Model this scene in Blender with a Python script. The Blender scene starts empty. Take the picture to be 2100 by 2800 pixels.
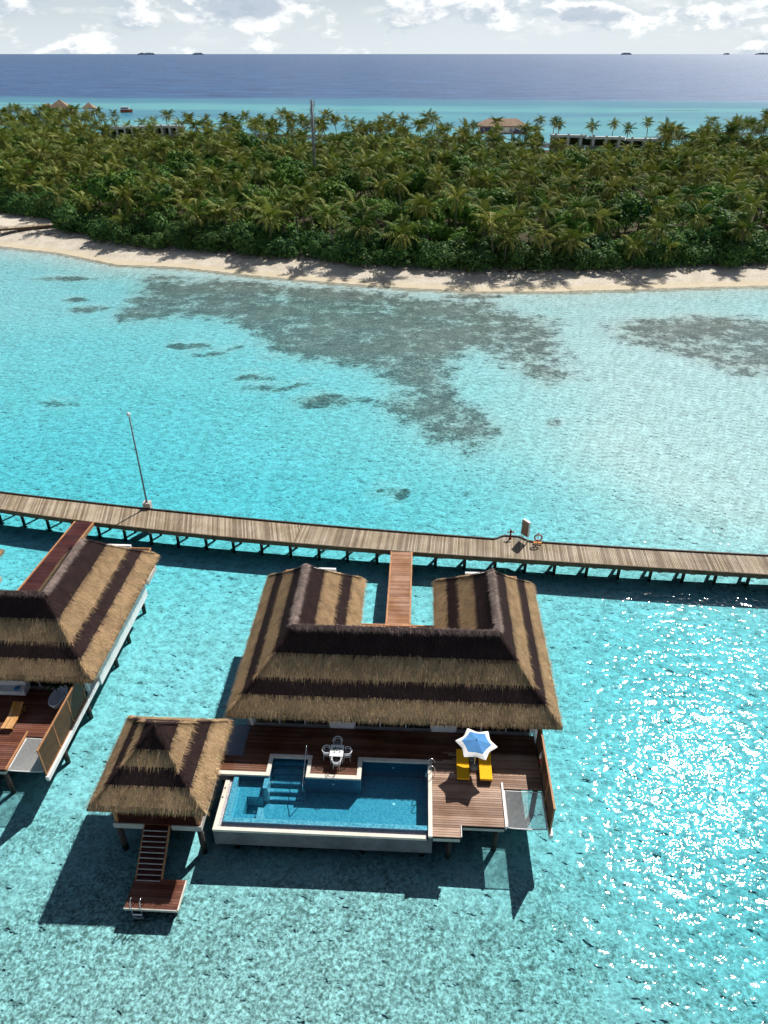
import bpy, math, random
import numpy as np
from mathutils import Vector, Matrix
random.seed(7)
rng = np.random.default_rng(11)
R = math.radians
S = bpy.context.scene
COL = S.collection

# ------------------------------------------------------------------ camera
cam = bpy.data.cameras.new('camera')
cam.sensor_fit = 'VERTICAL'
cam.sensor_height = 36.0
cam.lens = 36.0 * 1978.0 / 2800.0
cam.clip_start = 0.5
cam.clip_end = 120000
co = bpy.data.objects.new('camera', cam)
COL.objects.link(co)
co.location = (0, 0, 36)
co.rotation_euler = (R(90 - 32.37), 0, 0)
S.camera = co
S.render.resolution_x, S.render.resolution_y = 768, 1024

# ------------------------------------------------------------------ world + sun
SUN_AZ, SUN_EL = R(34.0), R(47.8)
world = bpy.data.worlds.new('World')
S.world = world
world.use_nodes = True
world.cycles.sampling_method = 'NONE'
wn, wl = world.node_tree.nodes, world.node_tree.links
wn.clear()
def N(tree_nodes, t, **kw):
    n = tree_nodes.new(t)
    for k, v in kw.items():
        setattr(n, k, v)
    return n
def wmath(op, a, b=None, c=None, clamp=False):
    n = N(wn, 'ShaderNodeMath', operation=op, use_clamp=clamp)
    for i, v in enumerate((a, b, c)):
        if v is None: continue
        if isinstance(v, (int, float)): n.inputs[i].default_value = v
        else: wl.new(v, n.inputs[i])
    return n.outputs[0]
sky = N(wn, 'ShaderNodeTexSky', sky_type='NISHITA')
sky.sun_disc = False
sky.sun_elevation = SUN_EL
sky.sun_rotation = SUN_AZ
sky.altitude = 0
sky.air_density = 0.75
sky.dust_density = 0.6
sky.ozone_density = 2.0
tc = N(wn, 'ShaderNodeTexCoord')
sep = N(wn, 'ShaderNodeSeparateXYZ')
wl.new(tc.outputs['Generated'], sep.inputs[0])
az = wmath('ARCTAN2', sep.outputs[0], sep.outputs[1])
el = wmath('ARCSINE', sep.outputs[2])
def sky_noise(du, dv, su, sv, scale, detail, rough, seed):
    cx = N(wn, 'ShaderNodeCombineXYZ')
    wl.new(wmath('MULTIPLY_ADD', az, su, du), cx.inputs[0])
    wl.new(wmath('MULTIPLY_ADD', el, sv, dv), cx.inputs[1])
    cx.inputs[2].default_value = seed
    n = N(wn, 'ShaderNodeTexNoise')
    n.inputs['Scale'].default_value = scale
    n.inputs['Detail'].default_value = detail
    n.inputs['Roughness'].default_value = rough
    wl.new(cx.outputs[0], n.inputs['Vector'])
    return n.outputs['Fac']
def wramp(v, lo, hi, a=0.0, b=1.0):
    n = N(wn, 'ShaderNodeMapRange', interpolation_type='SMOOTHSTEP')
    wl.new(v, n.inputs[0])
    n.inputs[1].default_value, n.inputs[2].default_value = lo, hi
    n.inputs[3].default_value, n.inputs[4].default_value = a, b
    return n.outputs[0]
def wmix(f, a, b):
    n = N(wn, 'ShaderNodeMix', data_type='RGBA')
    if isinstance(f, float): n.inputs[0].default_value = f
    else: wl.new(f, n.inputs[0])
    for i, v in ((6, a), (7, b)):
        if isinstance(v, tuple): n.inputs[i].default_value = (*v, 1)
        else: wl.new(v, n.inputs[i])
    return n.outputs[2]
SKYK = 0.05
def wv(c): return tuple(v / SKYK for v in c)
n_big = sky_noise(3.1, 0.0, 13.0, 27.0, 1.0, 6.0, 0.58, 4.3)
n_up = sky_noise(3.1 + 0.12, 0.22, 13.0, 27.0, 1.0, 6.0, 0.58, 4.3)
def mass(a0, e0, ra, re, k):
    """one cloud bank: a soft bump of density around a heading and height"""
    x = wmath('DIVIDE', wmath('SUBTRACT', az, a0), ra); y = wmath('DIVIDE', wmath('SUBTRACT', el, e0), re)
    return wmath('MULTIPLY', wmath('EXPONENT', wmath('MULTIPLY', wmath('ADD', wmath('MULTIPLY', x, x), wmath('MULTIPLY', y, y)), -1.0)), k)
banks = None
for bk in ((-0.140, 0.044, 0.062, 0.017, 0.36), (0.24, 0.036, 0.20, 0.012, 0.155), (-0.42, 0.040, 0.07, 0.016, 0.06), (-0.30, 0.028, 0.05, 0.010, 0.05), (1.3, 0.06, 0.3, 0.03, 0.08), (-1.4, 0.05, 0.3, 0.03, 0.09), (2.6, 0.05, 0.4, 0.03, 0.09)):
    q_ = mass(*bk); banks = q_ if banks is None else wmath('ADD', banks, q_)
n_big = wmath('ADD', n_big, banks)
n_up = wmath('ADD', n_up, wmath('MULTIPLY', banks, 0.93))
n_low = sky_noise(9.7, 1.0, 14.0, 40.0, 1.0, 4.0, 0.62, 1.7)
n_hi = sky_noise(1.3, 5.0, 2.2, 6.0, 1.0, 2.0, 0.55, 8.9)
haze = wramp(el, -0.02, 0.15, 0.86, 0.0)
base = wmix(haze, sky.outputs[0], wv((0.66, 0.735, 0.79)))
base = wmix(wmath('MULTIPLY', wramp(n_hi, 0.42, 0.70, 0.0, 0.35), wramp(el, 0.08, 0.4, 1.0, 0.1)), base, wv((0.66, 0.72, 0.76)))
cov = wmath('MULTIPLY', wramp(n_big, 0.50, 0.60), wramp(el, 0.07, 0.30, 1.0, 0.06))
shade = wramp(wmath('SUBTRACT', n_big, n_up), -0.07, 0.06)
ccol = wmix(shade, wv((0.47, 0.54, 0.61)), wv((0.90, 0.91, 0.90)))
thick = wramp(n_big, 0.64, 0.74, 0.0, 0.85)
ccol = wmix(thick, ccol, wv((0.36, 0.43, 0.53)))
c1 = wmix(wmath('MULTIPLY', cov, 0.82), base, ccol)
cov2 = wmath('MULTIPLY', wramp(n_low, 0.52, 0.66), wramp(el, 0.004, 0.02))
cov2 = wmath('MULTIPLY', cov2, wramp(thick, 0.0, 0.3, 0.42, 0.0))
c2 = wmix(cov2, c1, wv((0.80, 0.82, 0.82)))
bg = N(wn, 'ShaderNodeBackground')
bg.inputs['Strength'].default_value = SKYK
wl.new(c2, bg.inputs['Color'])
wo = N(wn, 'ShaderNodeOutputWorld')
wl.new(bg.outputs[0], wo.inputs[0])

sl = bpy.data.lights.new('sun', 'SUN')
sl.energy = 5.0
sl.angle = R(0.53)
sl.color = (1.0, 0.965, 0.91)
so = bpy.data.objects.new('sun', sl)
COL.objects.link(so)
so.location = (60, 90, 120)
_t = Vector((-math.sin(SUN_AZ) * math.cos(SUN_EL), -math.cos(SUN_AZ) * math.cos(SUN_EL), -math.sin(SUN_EL)))
so.rotation_euler = _t.to_track_quat('-Z', 'Y').to_euler()

vs = S.view_settings
vs.view_transform = 'Standard'
vs.look = 'None'
vs.exposure = 0.32
vs.gamma = 1.0
vs.use_curve_mapping = False
S.render.engine = 'CYCLES'
S.cycles.use_denoising = True
S.cycles.max_bounces = 5
S.cycles.use_adaptive_sampling = True
S.cycles.adaptive_threshold = 0.03
S.cycles.adaptive_min_samples = 16
S.cycles.diffuse_bounces = 2
S.cycles.glossy_bounces = 2
S.cycles.transmission_bounces = 2
S.cycles.transparent_max_bounces = 10
S.cycles.sample_clamp_indirect = 4.0
S.cycles.caustics_reflective = False
S.cycles.caustics_refractive = False

# ------------------------------------------------------------------ material helpers
class MT:
    """tiny node-graph helper around one material"""
    def __init__(s, name):
        s.m = bpy.data.materials.new(name)
        s.m.use_nodes = True
        s.n, s.l = s.m.node_tree.nodes, s.m.node_tree.links
        s.n.clear()
        s.out = s.n.new('ShaderNodeOutputMaterial')
    def put(s, sock, v):
        if v is None: return
        if isinstance(v, bpy.types.NodeSocket): s.l.new(v, sock)
        elif isinstance(v, (tuple, list)):
            sock.default_value = (*v, 1) if (len(v) == 3 and sock.type == 'RGBA') else v
        else: sock.default_value = v
    def math(s, op, a, b=None, c=None, clamp=False):
        n = s.n.new('ShaderNodeMath'); n.operation = op; n.use_clamp = clamp
        for i, v in enumerate((a, b, c)): s.put(n.inputs[i], v) if v is not None else None
        return n.outputs[0]
    def vmul(s, v, k):
        n = s.n.new('ShaderNodeVectorMath'); n.operation = 'MULTIPLY'
        s.put(n.inputs[0], v); s.put(n.inputs[1], k)
        return n.outputs[0]
    def vadd(s, v, k):
        n = s.n.new('ShaderNodeVectorMath'); n.operation = 'ADD'
        s.put(n.inputs[0], v); s.put(n.inputs[1], k)
        return n.outputs[0]
    def vscale(s, v, k):
        n = s.n.new('ShaderNodeVectorMath'); n.operation = 'SCALE'
        s.put(n.inputs[0], v); s.put(n.inputs['Scale'], k)
        return n.outputs[0]
    def pos(s):
        return s.n.new('ShaderNodeNewGeometry').outputs['Position']
    def objc(s):
        return s.n.new('ShaderNodeTexCoord').outputs['Object']
    def orand(s):
        return s.n.new('ShaderNodeObjectInfo').outputs['Random']
    def attr(s, name, col=False):
        n = s.n.new('ShaderNodeAttribute'); n.attribute_name = name
        return n.outputs['Color' if col else 'Fac']
    def noise(s, v, scale, detail=3.0, rough=0.55, color=False, dist=0.0):
        n = s.n.new('ShaderNodeTexNoise')
        s.put(n.inputs['Vector'], v)
        n.inputs['Scale'].default_value = scale
        n.inputs['Detail'].default_value = detail
        n.inputs['Roughness'].default_value = rough
        n.inputs['Distortion'].default_value = dist
        return n.outputs['Color' if color else 'Fac']
    def voro(s, v, scale, feature='F1', out='Distance', rand=1.0):
        n = s.n.new('ShaderNodeTexVoronoi'); n.feature = feature
        s.put(n.inputs['Vector'], v)
        n.inputs['Scale'].default_value = scale
        n.inputs['Randomness'].default_value = rand
        return n.outputs[out]
    def mr(s, v, lo, hi, a=0.0, b=1.0, smooth=True):
        n = s.n.new('ShaderNodeMapRange')
        if smooth: n.interpolation_type = 'SMOOTHSTEP'
        s.put(n.inputs[0], v)
        for i, k in enumerate((lo, hi, a, b)): s.put(n.inputs[i + 1], k)
        return n.outputs[0]
    def mix(s, f, a, b, mode='MIX'):
        n = s.n.new('ShaderNodeMix'); n.data_type = 'RGBA'; n.blend_type = mode
        s.put(n.inputs[0], f); s.put(n.inputs[6], a); s.put(n.inputs[7], b)
        return n.outputs[2]
    def hsv(s, c, h=0.5, sat=1.0, v=1.0):
        n = s.n.new('ShaderNodeHueSaturation')
        s.put(n.inputs['Hue'], h); s.put(n.inputs['Saturation'], sat); s.put(n.inputs['Value'], v)
        s.put(n.inputs['Color'], c)
        return n.outputs[0]
    def bump(s, h, strength=0.3, dist=0.02):
        n = s.n.new('ShaderNodeBump')
        n.inputs['Strength'].default_value = strength
        n.inputs['Distance'].default_value = dist
        s.put(n.inputs['Height'], h)
        return n.outputs[0]
    def princ(s, col, rough=0.6, normal=None, metal=0.0, spec=0.3, trans=0.0):
        n = s.n.new('ShaderNodeBsdfPrincipled')
        s.put(n.inputs['Base Color'], col)
        s.put(n.inputs['Roughness'], rough)
        n.inputs['Metallic'].default_value = metal
        n.inputs['Specular IOR Level'].default_value = spec
        if normal is not None: s.l.new(normal, n.inputs['Normal'])
        return n.outputs[0]
    def mixs(s, f, a, b):
        n = s.n.new('ShaderNodeMixShader')
        s.put(n.inputs[0], f); s.l.new(a, n.inputs[1]); s.l.new(b, n.inputs[2])
        return n.outputs[0]
    def done(s, sh):
        s.l.new(sh, s.out.inputs['Surface'])
        return s.m

def plain(name, col, rough=0.6, var=0.12, scale=3.0, metal=0.0, spec=0.3, bump=0.0, orand=0.0):
    m = MT(name)
    p = m.pos()
    n = m.noise(p, scale, 5.0, 0.6)
    v = m.mr(n, 0.3, 0.7, 1 - var, 1 + var)
    if orand:
        v = m.math('MULTIPLY', v, m.mr(m.orand(), 0, 1, 1 - orand, 1 + orand, False))
    c = m.hsv(col, 0.5, 1.0, v)
    nr = m.bump(m.noise(p, scale * 6, 4.0), bump, 0.02) if bump else None
    return m.done(m.princ(c, rough, nr, metal, spec))

def wood(name, ca, cb, rough=0.55, spec=0.25, along='x', dark=0.5):
    """boards: each object takes its own tone, with grain along its length"""
    m = MT(name)
    o = m.objc()
    rnd = m.orand()
    off = m.vscale((13.7, 7.1, 3.3), m.math('MULTIPLY', rnd, 40.0))
    st = (1.6, 9.0, 4.0) if along == 'x' else (9.0, 1.6, 4.0)
    v = m.vadd(m.vmul(o, st), off)
    g = m.noise(v, 1.0, 6.0, 0.65)
    w = m.noise(m.pos(), 0.55, 4.0, 0.6)
    t = m.math('ADD', m.math('MULTIPLY', rnd, 0.55), m.math('MULTIPLY', g, 0.75))
    t = m.math('SUBTRACT', t, 0.18)
    c = m.mix(m.mr(t, 0.05, 0.95), ca, cb)
    c = m.hsv(c, 0.5, m.mr(w, 0.3, 0.7, 1.1, 0.85), m.math('MULTIPLY', m.mr(w, 0.3, 0.7, 0.85, 1.15), m.mr(g, 0.25, 0.55, dark + 0.3, 1.0)))
    return m.done(m.princ(c, m.mr(g, 0.2, 0.8, rough - 0.08, rough + 0.15), m.bump(g, 0.25, 0.01), 0, spec))

M = {}
M['jetty_wood'] = wood('weathered_jetty_wood', (0.155, 0.110, 0.070), (0.46, 0.375, 0.265), 0.7)
def wood_row(name, ca, cb, pitch):
    m = MT(name)
    p = m.pos()
    sp = m.n.new('ShaderNodeSeparateXYZ'); m.l.new(p, sp.inputs[0])
    k = m.math('FLOOR', m.math('DIVIDE', m.math('ADD', sp.outputs[0], m.math('MULTIPLY', sp.outputs[1], 0.19)), pitch))
    wn_ = m.n.new('ShaderNodeTexWhiteNoise'); wn_.noise_dimensions = '1D'; m.l.new(k, wn_.inputs['W'])
    g = m.noise(m.vmul(p, (14.0, 1.2, 1.0)), 1.0, 5.0, 0.65)
    w = m.noise(p, 0.55, 4.0, 0.6)
    t = m.math('SUBTRACT', m.math('ADD', m.math('MULTIPLY', wn_.outputs['Value'], 0.55), m.math('MULTIPLY', g, 0.75)), 0.18)
    c = m.mix(m.mr(t, 0.05, 0.95), ca, cb)
    c = m.hsv(c, 0.5, m.mr(w, 0.3, 0.7, 1.1, 0.85), m.mr(w, 0.3, 0.7, 0.85, 1.15))
    return m.done(m.princ(c, 0.72, None, 0, 0.2))
M['jetty_wood_row'] = wood_row('weathered_jetty_wood_row', (0.155, 0.110, 0.070), (0.46, 0.375, 0.265), 0.134)
M['jetty_beam'] = plain('jetty_beam_wood', (0.115, 0.072, 0.040), 0.75, 0.3, 1.5)
M['kerb'] = plain('dark_kerb_wood', (0.055, 0.035, 0.025), 0.6, 0.3, 2.0)
M['deck_wood'] = wood('oiled_deck_wood', (0.080, 0.028, 0.014), (0.215, 0.090, 0.047), 0.5)
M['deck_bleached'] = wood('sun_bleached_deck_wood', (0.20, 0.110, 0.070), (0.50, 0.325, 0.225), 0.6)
M['walk_wood'] = wood('orange_walkway_wood', (0.19, 0.080, 0.038), (0.42, 0.22, 0.115), 0.55)
M['red_wood'] = wood('dark_red_wood', (0.034, 0.008, 0.008), (0.095, 0.026, 0.020), 0.45)
M['platform_wood'] = wood('red_brown_platform_wood', (0.095, 0.030, 0.017), (0.205, 0.078, 0.047), 0.5)
M['frame_wood'] = plain('fence_frame_wood', (0.40, 0.19, 0.085), 0.6, 0.2, 2.0)
M['panel_wood'] = plain('fence_slat_wood', (0.135, 0.062, 0.030), 0.6, 0.25, 3.0)
M['panel_ochre'] = plain('ochre_screen_wood', (0.085, 0.042, 0.013), 0.6, 0.25, 3.0)
M['dark_under'] = plain('dark_underdeck', (0.018, 0.012, 0.010), 0.9, 0.2, 2.0)
M['pile'] = plain('algae_dark_pile', (0.045, 0.036, 0.030), 0.65, 0.4, 3.0, bump=0.3)
M['concrete'] = plain('pale_concrete', (0.46, 0.44, 0.40), 0.8, 0.14, 1.4, bump=0.15)
M['grey_conc'] = plain('grey_pool_concrete', (0.150, 0.153, 0.160), 0.8, 0.25, 0.9, bump=0.15)
M['coping'] = plain('cream_coping_stone', (0.70, 0.64, 0.54), 0.7, 0.10, 2.0, bump=0.1, orand=0.05)
M['white'] = plain('white_paint', (0.84, 0.83, 0.81), 0.6, 0.06, 1.5)
M['white_gloss'] = plain('white_enamel', (0.82, 0.82, 0.81), 0.3, 0.03, 3.0, spec=0.5)
M['grey_cushion'] = plain('grey_cushion', (0.20, 0.19, 0.20), 0.9, 0.12, 20.0)
M['yellow'] = plain('yellow_canvas', (0.86, 0.44, 0.006), 0.85, 0.05, 6.0, bump=0.1)
M['blue'] = plain('blue_canvas', (0.075, 0.24, 0.50), 0.8, 0.06, 5.0)
M['canvas'] = plain('white_canvas', (0.80, 0.77, 0.74), 0.8, 0.04, 5.0)
M['steel'] = plain('polished_steel', (0.75, 0.75, 0.76), 0.18, 0.05, 4.0, metal=1.0, spec=0.5)
M['teak'] = wood('honey_teak', (0.38, 0.17, 0.045), (0.60, 0.31, 0.09), 0.6)
M['red'] = plain('red_paint', (0.42, 0.035, 0.03), 0.45, 0.12, 8.0)
M['dark_red'] = plain('dark_red_iron', (0.20, 0.025, 0.02), 0.5, 0.15, 8.0)
M['salmon'] = plain('faded_red_ring', (0.45, 0.16, 0.13), 0.6, 0.1, 8.0)
M['orange'] = plain('orange_paint', (0.75, 0.28, 0.03), 0.6, 0.1, 8.0)
M['tan_board'] = plain('tan_board', (0.27, 0.17, 0.11), 0.7, 0.1, 3.0)
M['black'] = plain('black_plastic', (0.02, 0.02, 0.02), 0.5, 0.1, 3.0)
M['rope'] = plain('white_rope', (0.74, 0.72, 0.70), 0.8, 0.06, 9.0)
M['stone_mat'] = plain('blue_grey_slate', (0.16, 0.19, 0.24), 0.35, 0.15, 8.0, spec=0.5)
M['gravel'] = plain('pale_gravel', (0.50, 0.48, 0.50), 0.9, 0.45, 14.0, bump=1.0)
M['mast'] = plain('galvanised_mast', (0.20, 0.21, 0.23), 0.5, 0.1, 2.0, metal=0.3)
M['antenna'] = plain('antenna_grey', (0.26, 0.25, 0.25), 0.6, 0.15, 1.0)
M['tub'] = plain('white_tub', (0.72, 0.73, 0.76), 0.25, 0.03, 3.0, spec=0.5)
M['tile_roof'] = plain('far_shingle_roof', (0.30, 0.20, 0.13), 0.85, 0.22, 0.8)
M['mural'] = None
M['hull'] = plain('orange_red_hull', (0.48, 0.10, 0.05), 0.5, 0.12, 1.0)
M['bark'] = plain('grey_palm_bark', (0.21, 0.17, 0.13), 0.9, 0.3, 2.0, bump=0.4)
M['glass_green'] = plain('drinking_glass', (0.55, 0.60, 0.55), 0.15, 0.05, 3.0, spec=0.6)

def m_glass():
    m = MT('dark_window_glass')
    g = m.n.new('ShaderNodeBsdfGlossy'); g.inputs['Roughness'].default_value = 0.05
    g.inputs['Color'].default_value = (0.8, 0.85, 0.9, 1)
    d = m.n.new('ShaderNodeBsdfDiffuse'); d.inputs['Color'].default_value = (0.012, 0.014, 0.016, 1)
    f = m.n.new('ShaderNodeFresnel'); f.inputs['IOR'].default_value = 1.45
    return m.done(m.mixs(f.outputs[0], d.outputs[0], g.outputs[0]))
M['glass'] = m_glass()

def m_mural():
    m = MT('painted_mural')
    p = m.vmul(m.objc(), (0.22, 1.0, 0.35))
    a = m.noise(p, 1.0, 4.0, 0.6, dist=0.6)
    b = m.noise(p, 2.3, 3.0)
    c = m.mix(m.mr(a, 0.42, 0.55), (0.70, 0.70, 0.72), (0.06, 0.09, 0.22))
    c = m.mix(m.mr(b, 0.56, 0.66), c, (0.30, 0.12, 0.12))
    return m.done(m.princ(c, 0.7))
M['mural'] = m_mural()

def m_thatch(strand):
    m = MT('thatch_strand' if strand else 'thatch_underlayer')
    c = m.attr('col', True)
    p = m.pos()
    n = m.noise(p, 1.1, 4.0, 0.6)
    f = m.noise(p, 22.0, 3.0, 0.7)
    v = m.math('MULTIPLY', m.mr(n, 0.3, 0.7, 0.80, 1.18), m.mr(f, 0.25, 0.75, 0.62, 1.25))
    c = m.hsv(c, 0.5, 1.0, v)
    nr = None if strand else m.bump(f, 0.9, 0.06)
    return m.done(m.princ(c, 0.85, nr, 0, 0.12))
M['strand'] = m_thatch(True)
M['thatch'] = m_thatch(False)

def m_tile(name, col, cols):
    m = MT(name)
    p = m.objc()
    cell = m.voro(p, 14.0, 'F1', 'Color', 0.35)
    sp = m.n.new('ShaderNodeSeparateColor'); m.l.new(cell, sp.inputs[0])
    c = m.mix(sp.outputs[0], col, cols)
    return m.done(m.princ(c, 0.3, None, 0, 0.5))
M['tile'] = m_tile('blue_mosaic_tile', (0.060, 0.27, 0.37), (0.17, 0.42, 0.50))
M['tile_dark'] = m_tile('deep_blue_mosaic_tile', (0.040, 0.105, 0.19), (0.09, 0.19, 0.29))
M['tile_top'] = m_tile('grey_blue_mosaic_tile', (0.14, 0.30, 0.40), (0.50, 0.64, 0.70))

def m_poolwater():
    m = MT('pool_water')
    p = m.pos()
    h = m.noise(p, 2.4, 3.0, 0.5, dist=0.4)
    nr = m.bump(h, 0.06, 0.1)
    t = m.n.new('ShaderNodeBsdfTransparent'); t.inputs[0].default_value = (0.50, 0.86, 0.94, 1)
    g = m.n.new('ShaderNodeBsdfGlossy'); g.inputs['Roughness'].default_value = 0.04
    m.l.new(nr, g.inputs['Normal'])
    f = m.n.new('ShaderNodeFresnel'); f.inputs['IOR'].default_value = 1.33
    m.l.new(nr, f.inputs['Normal'])
    return m.done(m.mixs(f.outputs[0], t.outputs[0], g.outputs[0]))
M['poolwater'] = m_poolwater()

def m_leaf(name, ca, cb, cc, transl=0.35, rough=0.45):
    m = MT(name)
    rnd = m.orand()
    t = m.attr('tone')
    p = m.pos()
    n = m.noise(p, 0.045, 3.0, 0.6)
    c = m.mix(m.mr(rnd, 0, 1, 0, 1, False), ca, cb)
    c = m.mix(t, c, cc)
    c = m.hsv(c, m.mr(n, 0.3, 0.7, 0.485, 0.51), 1.0, m.mr(n, 0.3, 0.7, 0.85, 1.15))
    pr = m.princ(c, rough, None, 0, 0.06)
    tr = m.n.new('ShaderNodeBsdfTranslucent')
    m.l.new(m.hsv(c, 0.49, 1.05, 1.1), tr.inputs['Color'])
    return m.done(m.mixs(transl, pr, tr.outputs[0]))
M['frond'] = m_leaf('palm_frond', (0.020, 0.078, 0.016), (0.120, 0.165, 0.024), (0.58, 0.54, 0.15), 0.16, 0.55)
M['leaf'] = m_leaf('broad_leaf', (0.012, 0.062, 0.018), (0.060, 0.165, 0.026), (0.24, 0.38, 0.05), 0.14, 0.55)
M['bushleaf'] = m_leaf('shore_shrub_leaf', (0.018, 0.076, 0.028), (0.052, 0.135, 0.040), (0.20, 0.30, 0.06), 0.14, 0.55)

# ------------------------------------------------------------------ object helpers
def tag(o, label=None, cat=None, group=None, kind=None):
    if label: o['label'] = label
    if cat: o['category'] = cat
    if group: o['group'] = group
    if kind: o['kind'] = kind
    return o
def thing(name, loc=(0, 0, 0), rz=0.0, label=None, cat=None, group=None):
    o = bpy.data.objects.new(name, None)
    o.empty_display_size = 0.3
    COL.objects.link(o)
    o.location = loc
    o.rotation_euler = (0, 0, rz)
    return tag(o, label, cat, group)
def place(name, mesh, parent=None, loc=(0, 0, 0), rot=(0, 0, 0), scale=(1, 1, 1)):
    o = bpy.data.objects.new(name, mesh)
    COL.objects.link(o)
    o.location, o.rotation_euler, o.scale = loc, rot, scale
    if parent: o.parent = parent
    return o
def copy_tree(o, parent=None):
    c = o.copy(); COL.objects.link(c); c.parent = parent
    for ch in list(o.children): copy_tree(ch, c)
    return c

class MB:
    def __init__(s): s.v, s.f = [], []
    def add(s, vs, fs):
        k = len(s.v); s.v += [tuple(v) for v in vs]; s.f += [tuple(i + k for i in f) for f in fs]
        return s
    def box(s, x0, x1, y0, y1, z0, z1):
        return s.add([(x0,y0,z0),(x1,y0,z0),(x1,y1,z0),(x0,y1,z0),(x0,y0,z1),(x1,y0,z1),(x1,y1,z1),(x0,y1,z1)],
                     [(0,3,2,1),(4,5,6,7),(0,1,5,4),(1,2,6,5),(2,3,7,6),(3,0,4,7)])
    def prism(s, poly, z0, z1):
        n = len(poly)
        vs = [(x, y, z0) for x, y in poly] + [(x, y, z1) for x, y in poly]
        fs = [tuple(range(n - 1, -1, -1)), tuple(range(n, 2 * n))] + [(i, (i+1) % n, n + (i+1) % n, n + i) for i in range(n)]
        return s.add(vs, fs)
    def bar(s, a, b, w, h):
        """box of section w x h from a to b"""
        a, b = Vector(a), Vector(b)
        d = (b - a).normalized()
        up = Vector((0, 0, 1)) if abs(d.z) < 0.9 else Vector((1, 0, 0))
        x = d.cross(up).normalized() * (w / 2); y = x.cross(d).normalized() * (h / 2)
        vs = [a - x - y, a + x - y, a + x + y, a - x + y, b - x - y, b + x - y, b + x + y, b - x + y]
        return s.add(vs, [(0,1,2,3),(7,6,5,4),(0,4,5,1),(1,5,6,2),(2,6,7,3),(3,7,4,0)])
    def tube(s, pts, r, n=8, r1=None):
        pts = [Vector(p) for p in pts]
        m = len(pts); ring = []
        ref = None
        for i, p in enumerate(pts):
            d = (pts[min(i + 1, m - 1)] - pts[max(i - 1, 0)]).normalized()
            if ref is None:
                ref = Vector((0, 0, 1)) if abs(d.z) < 0.9 else Vector((1, 0, 0))
            x = (ref - d * ref.dot(d)).normalized(); y = d.cross(x); ref = x
            rr = r if r1 is None else r + (r1 - r) * i / (m - 1)
            ring.append([p + x * (rr * math.cos(2*math.pi*k/n)) + y * (rr * math.sin(2*math.pi*k/n)) for k in range(n)])
        vs = [q for g in ring for q in g]
        fs = [(i*n + k, i*n + (k+1) % n, (i+1)*n + (k+1) % n, (i+1)*n + k) for i in range(m - 1) for k in range(n)]
        fs += [tuple(range(n - 1, -1, -1)), tuple((m-1)*n + k for k in range(n))]
        return s.add(vs, fs)
    def lathe(s, prof, c=(0, 0, 0), n=20, sx=1.0, sy=1.0):
        m = len(prof)
        vs = [(c[0] + r*sx*math.cos(2*math.pi*k/n), c[1] + r*sy*math.sin(2*math.pi*k/n), c[2] + z) for r, z in prof for k in range(n)]
        fs = [(i*n + k, i*n + (k+1) % n, (i+1)*n + (k+1) % n, (i+1)*n + k) for i in range(m - 1) for k in range(n)]
        if prof[0][0] > 1e-4: fs.append(tuple(range(n - 1, -1, -1)))
        if prof[-1][0] > 1e-4: fs.append(tuple((m-1)*n + k for k in range(n)))
        return s.add(vs, fs)
    def mesh(s, name, mat, smooth=False):
        me = bpy.data.meshes.new(name)
        me.from_pydata(s.v, [], s.f)
        if mat: me.materials.append(mat)
        if smooth: me.polygons.foreach_set('use_smooth', [True] * len(me.polygons))
        me.update()
        return me
    def build(s, name, mat, parent=None, smooth=False, loc=(0, 0, 0), bevel=0.0):
        o = place(name, s.mesh(name, mat, smooth), parent, loc)
        if bevel:
            b = o.modifiers.new('bevel', 'BEVEL'); b.width = bevel; b.segments = 2; b.limit_method = 'ANGLE'
        return o
def box(name, mat, parent, x0, x1, y0, y1, z0, z1, bevel=0.0):
    return MB().box(x0, x1, y0, y1, z0, z1).build(name, mat, parent, bevel=bevel)

def np_mesh(name, verts, faces, mat, attrs=None, smooth=False):
    """faces: (n,3) or (n,4) int array"""
    me = bpy.data.meshes.new(name)
    verts = np.asarray(verts, np.float32); faces = np.asarray(faces, np.int32)
    k = faces.shape[1]
    me.vertices.add(len(verts)); me.vertices.foreach_set('co', verts.ravel())
    me.loops.add(faces.size); me.loops.foreach_set('vertex_index', faces.ravel())
    me.polygons.add(len(faces))
    me.polygons.foreach_set('loop_start', np.arange(0, faces.size, k, dtype=np.int32))
    me.polygons.foreach_set('loop_total', np.full(len(faces), k, np.int32))
    if smooth: me.polygons.foreach_set('use_smooth', np.ones(len(faces), bool))
    me.update(calc_edges=True)
    if mat: me.materials.append(mat)
    for an, data in (attrs or {}).items():
        data = np.asarray(data, np.float32)
        if data.ndim == 1:
            a = me.attributes.new(an, 'FLOAT', 'POINT'); a.data.foreach_set('value', data)
        else:
            if data.shape[1] == 3: data = np.c_[data, np.ones(len(data), np.float32)]
            a = me.attributes.new(an, 'FLOAT_COLOR', 'POINT'); a.data.foreach_set('color', data.astype(np.float32).ravel())
    return me

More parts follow.
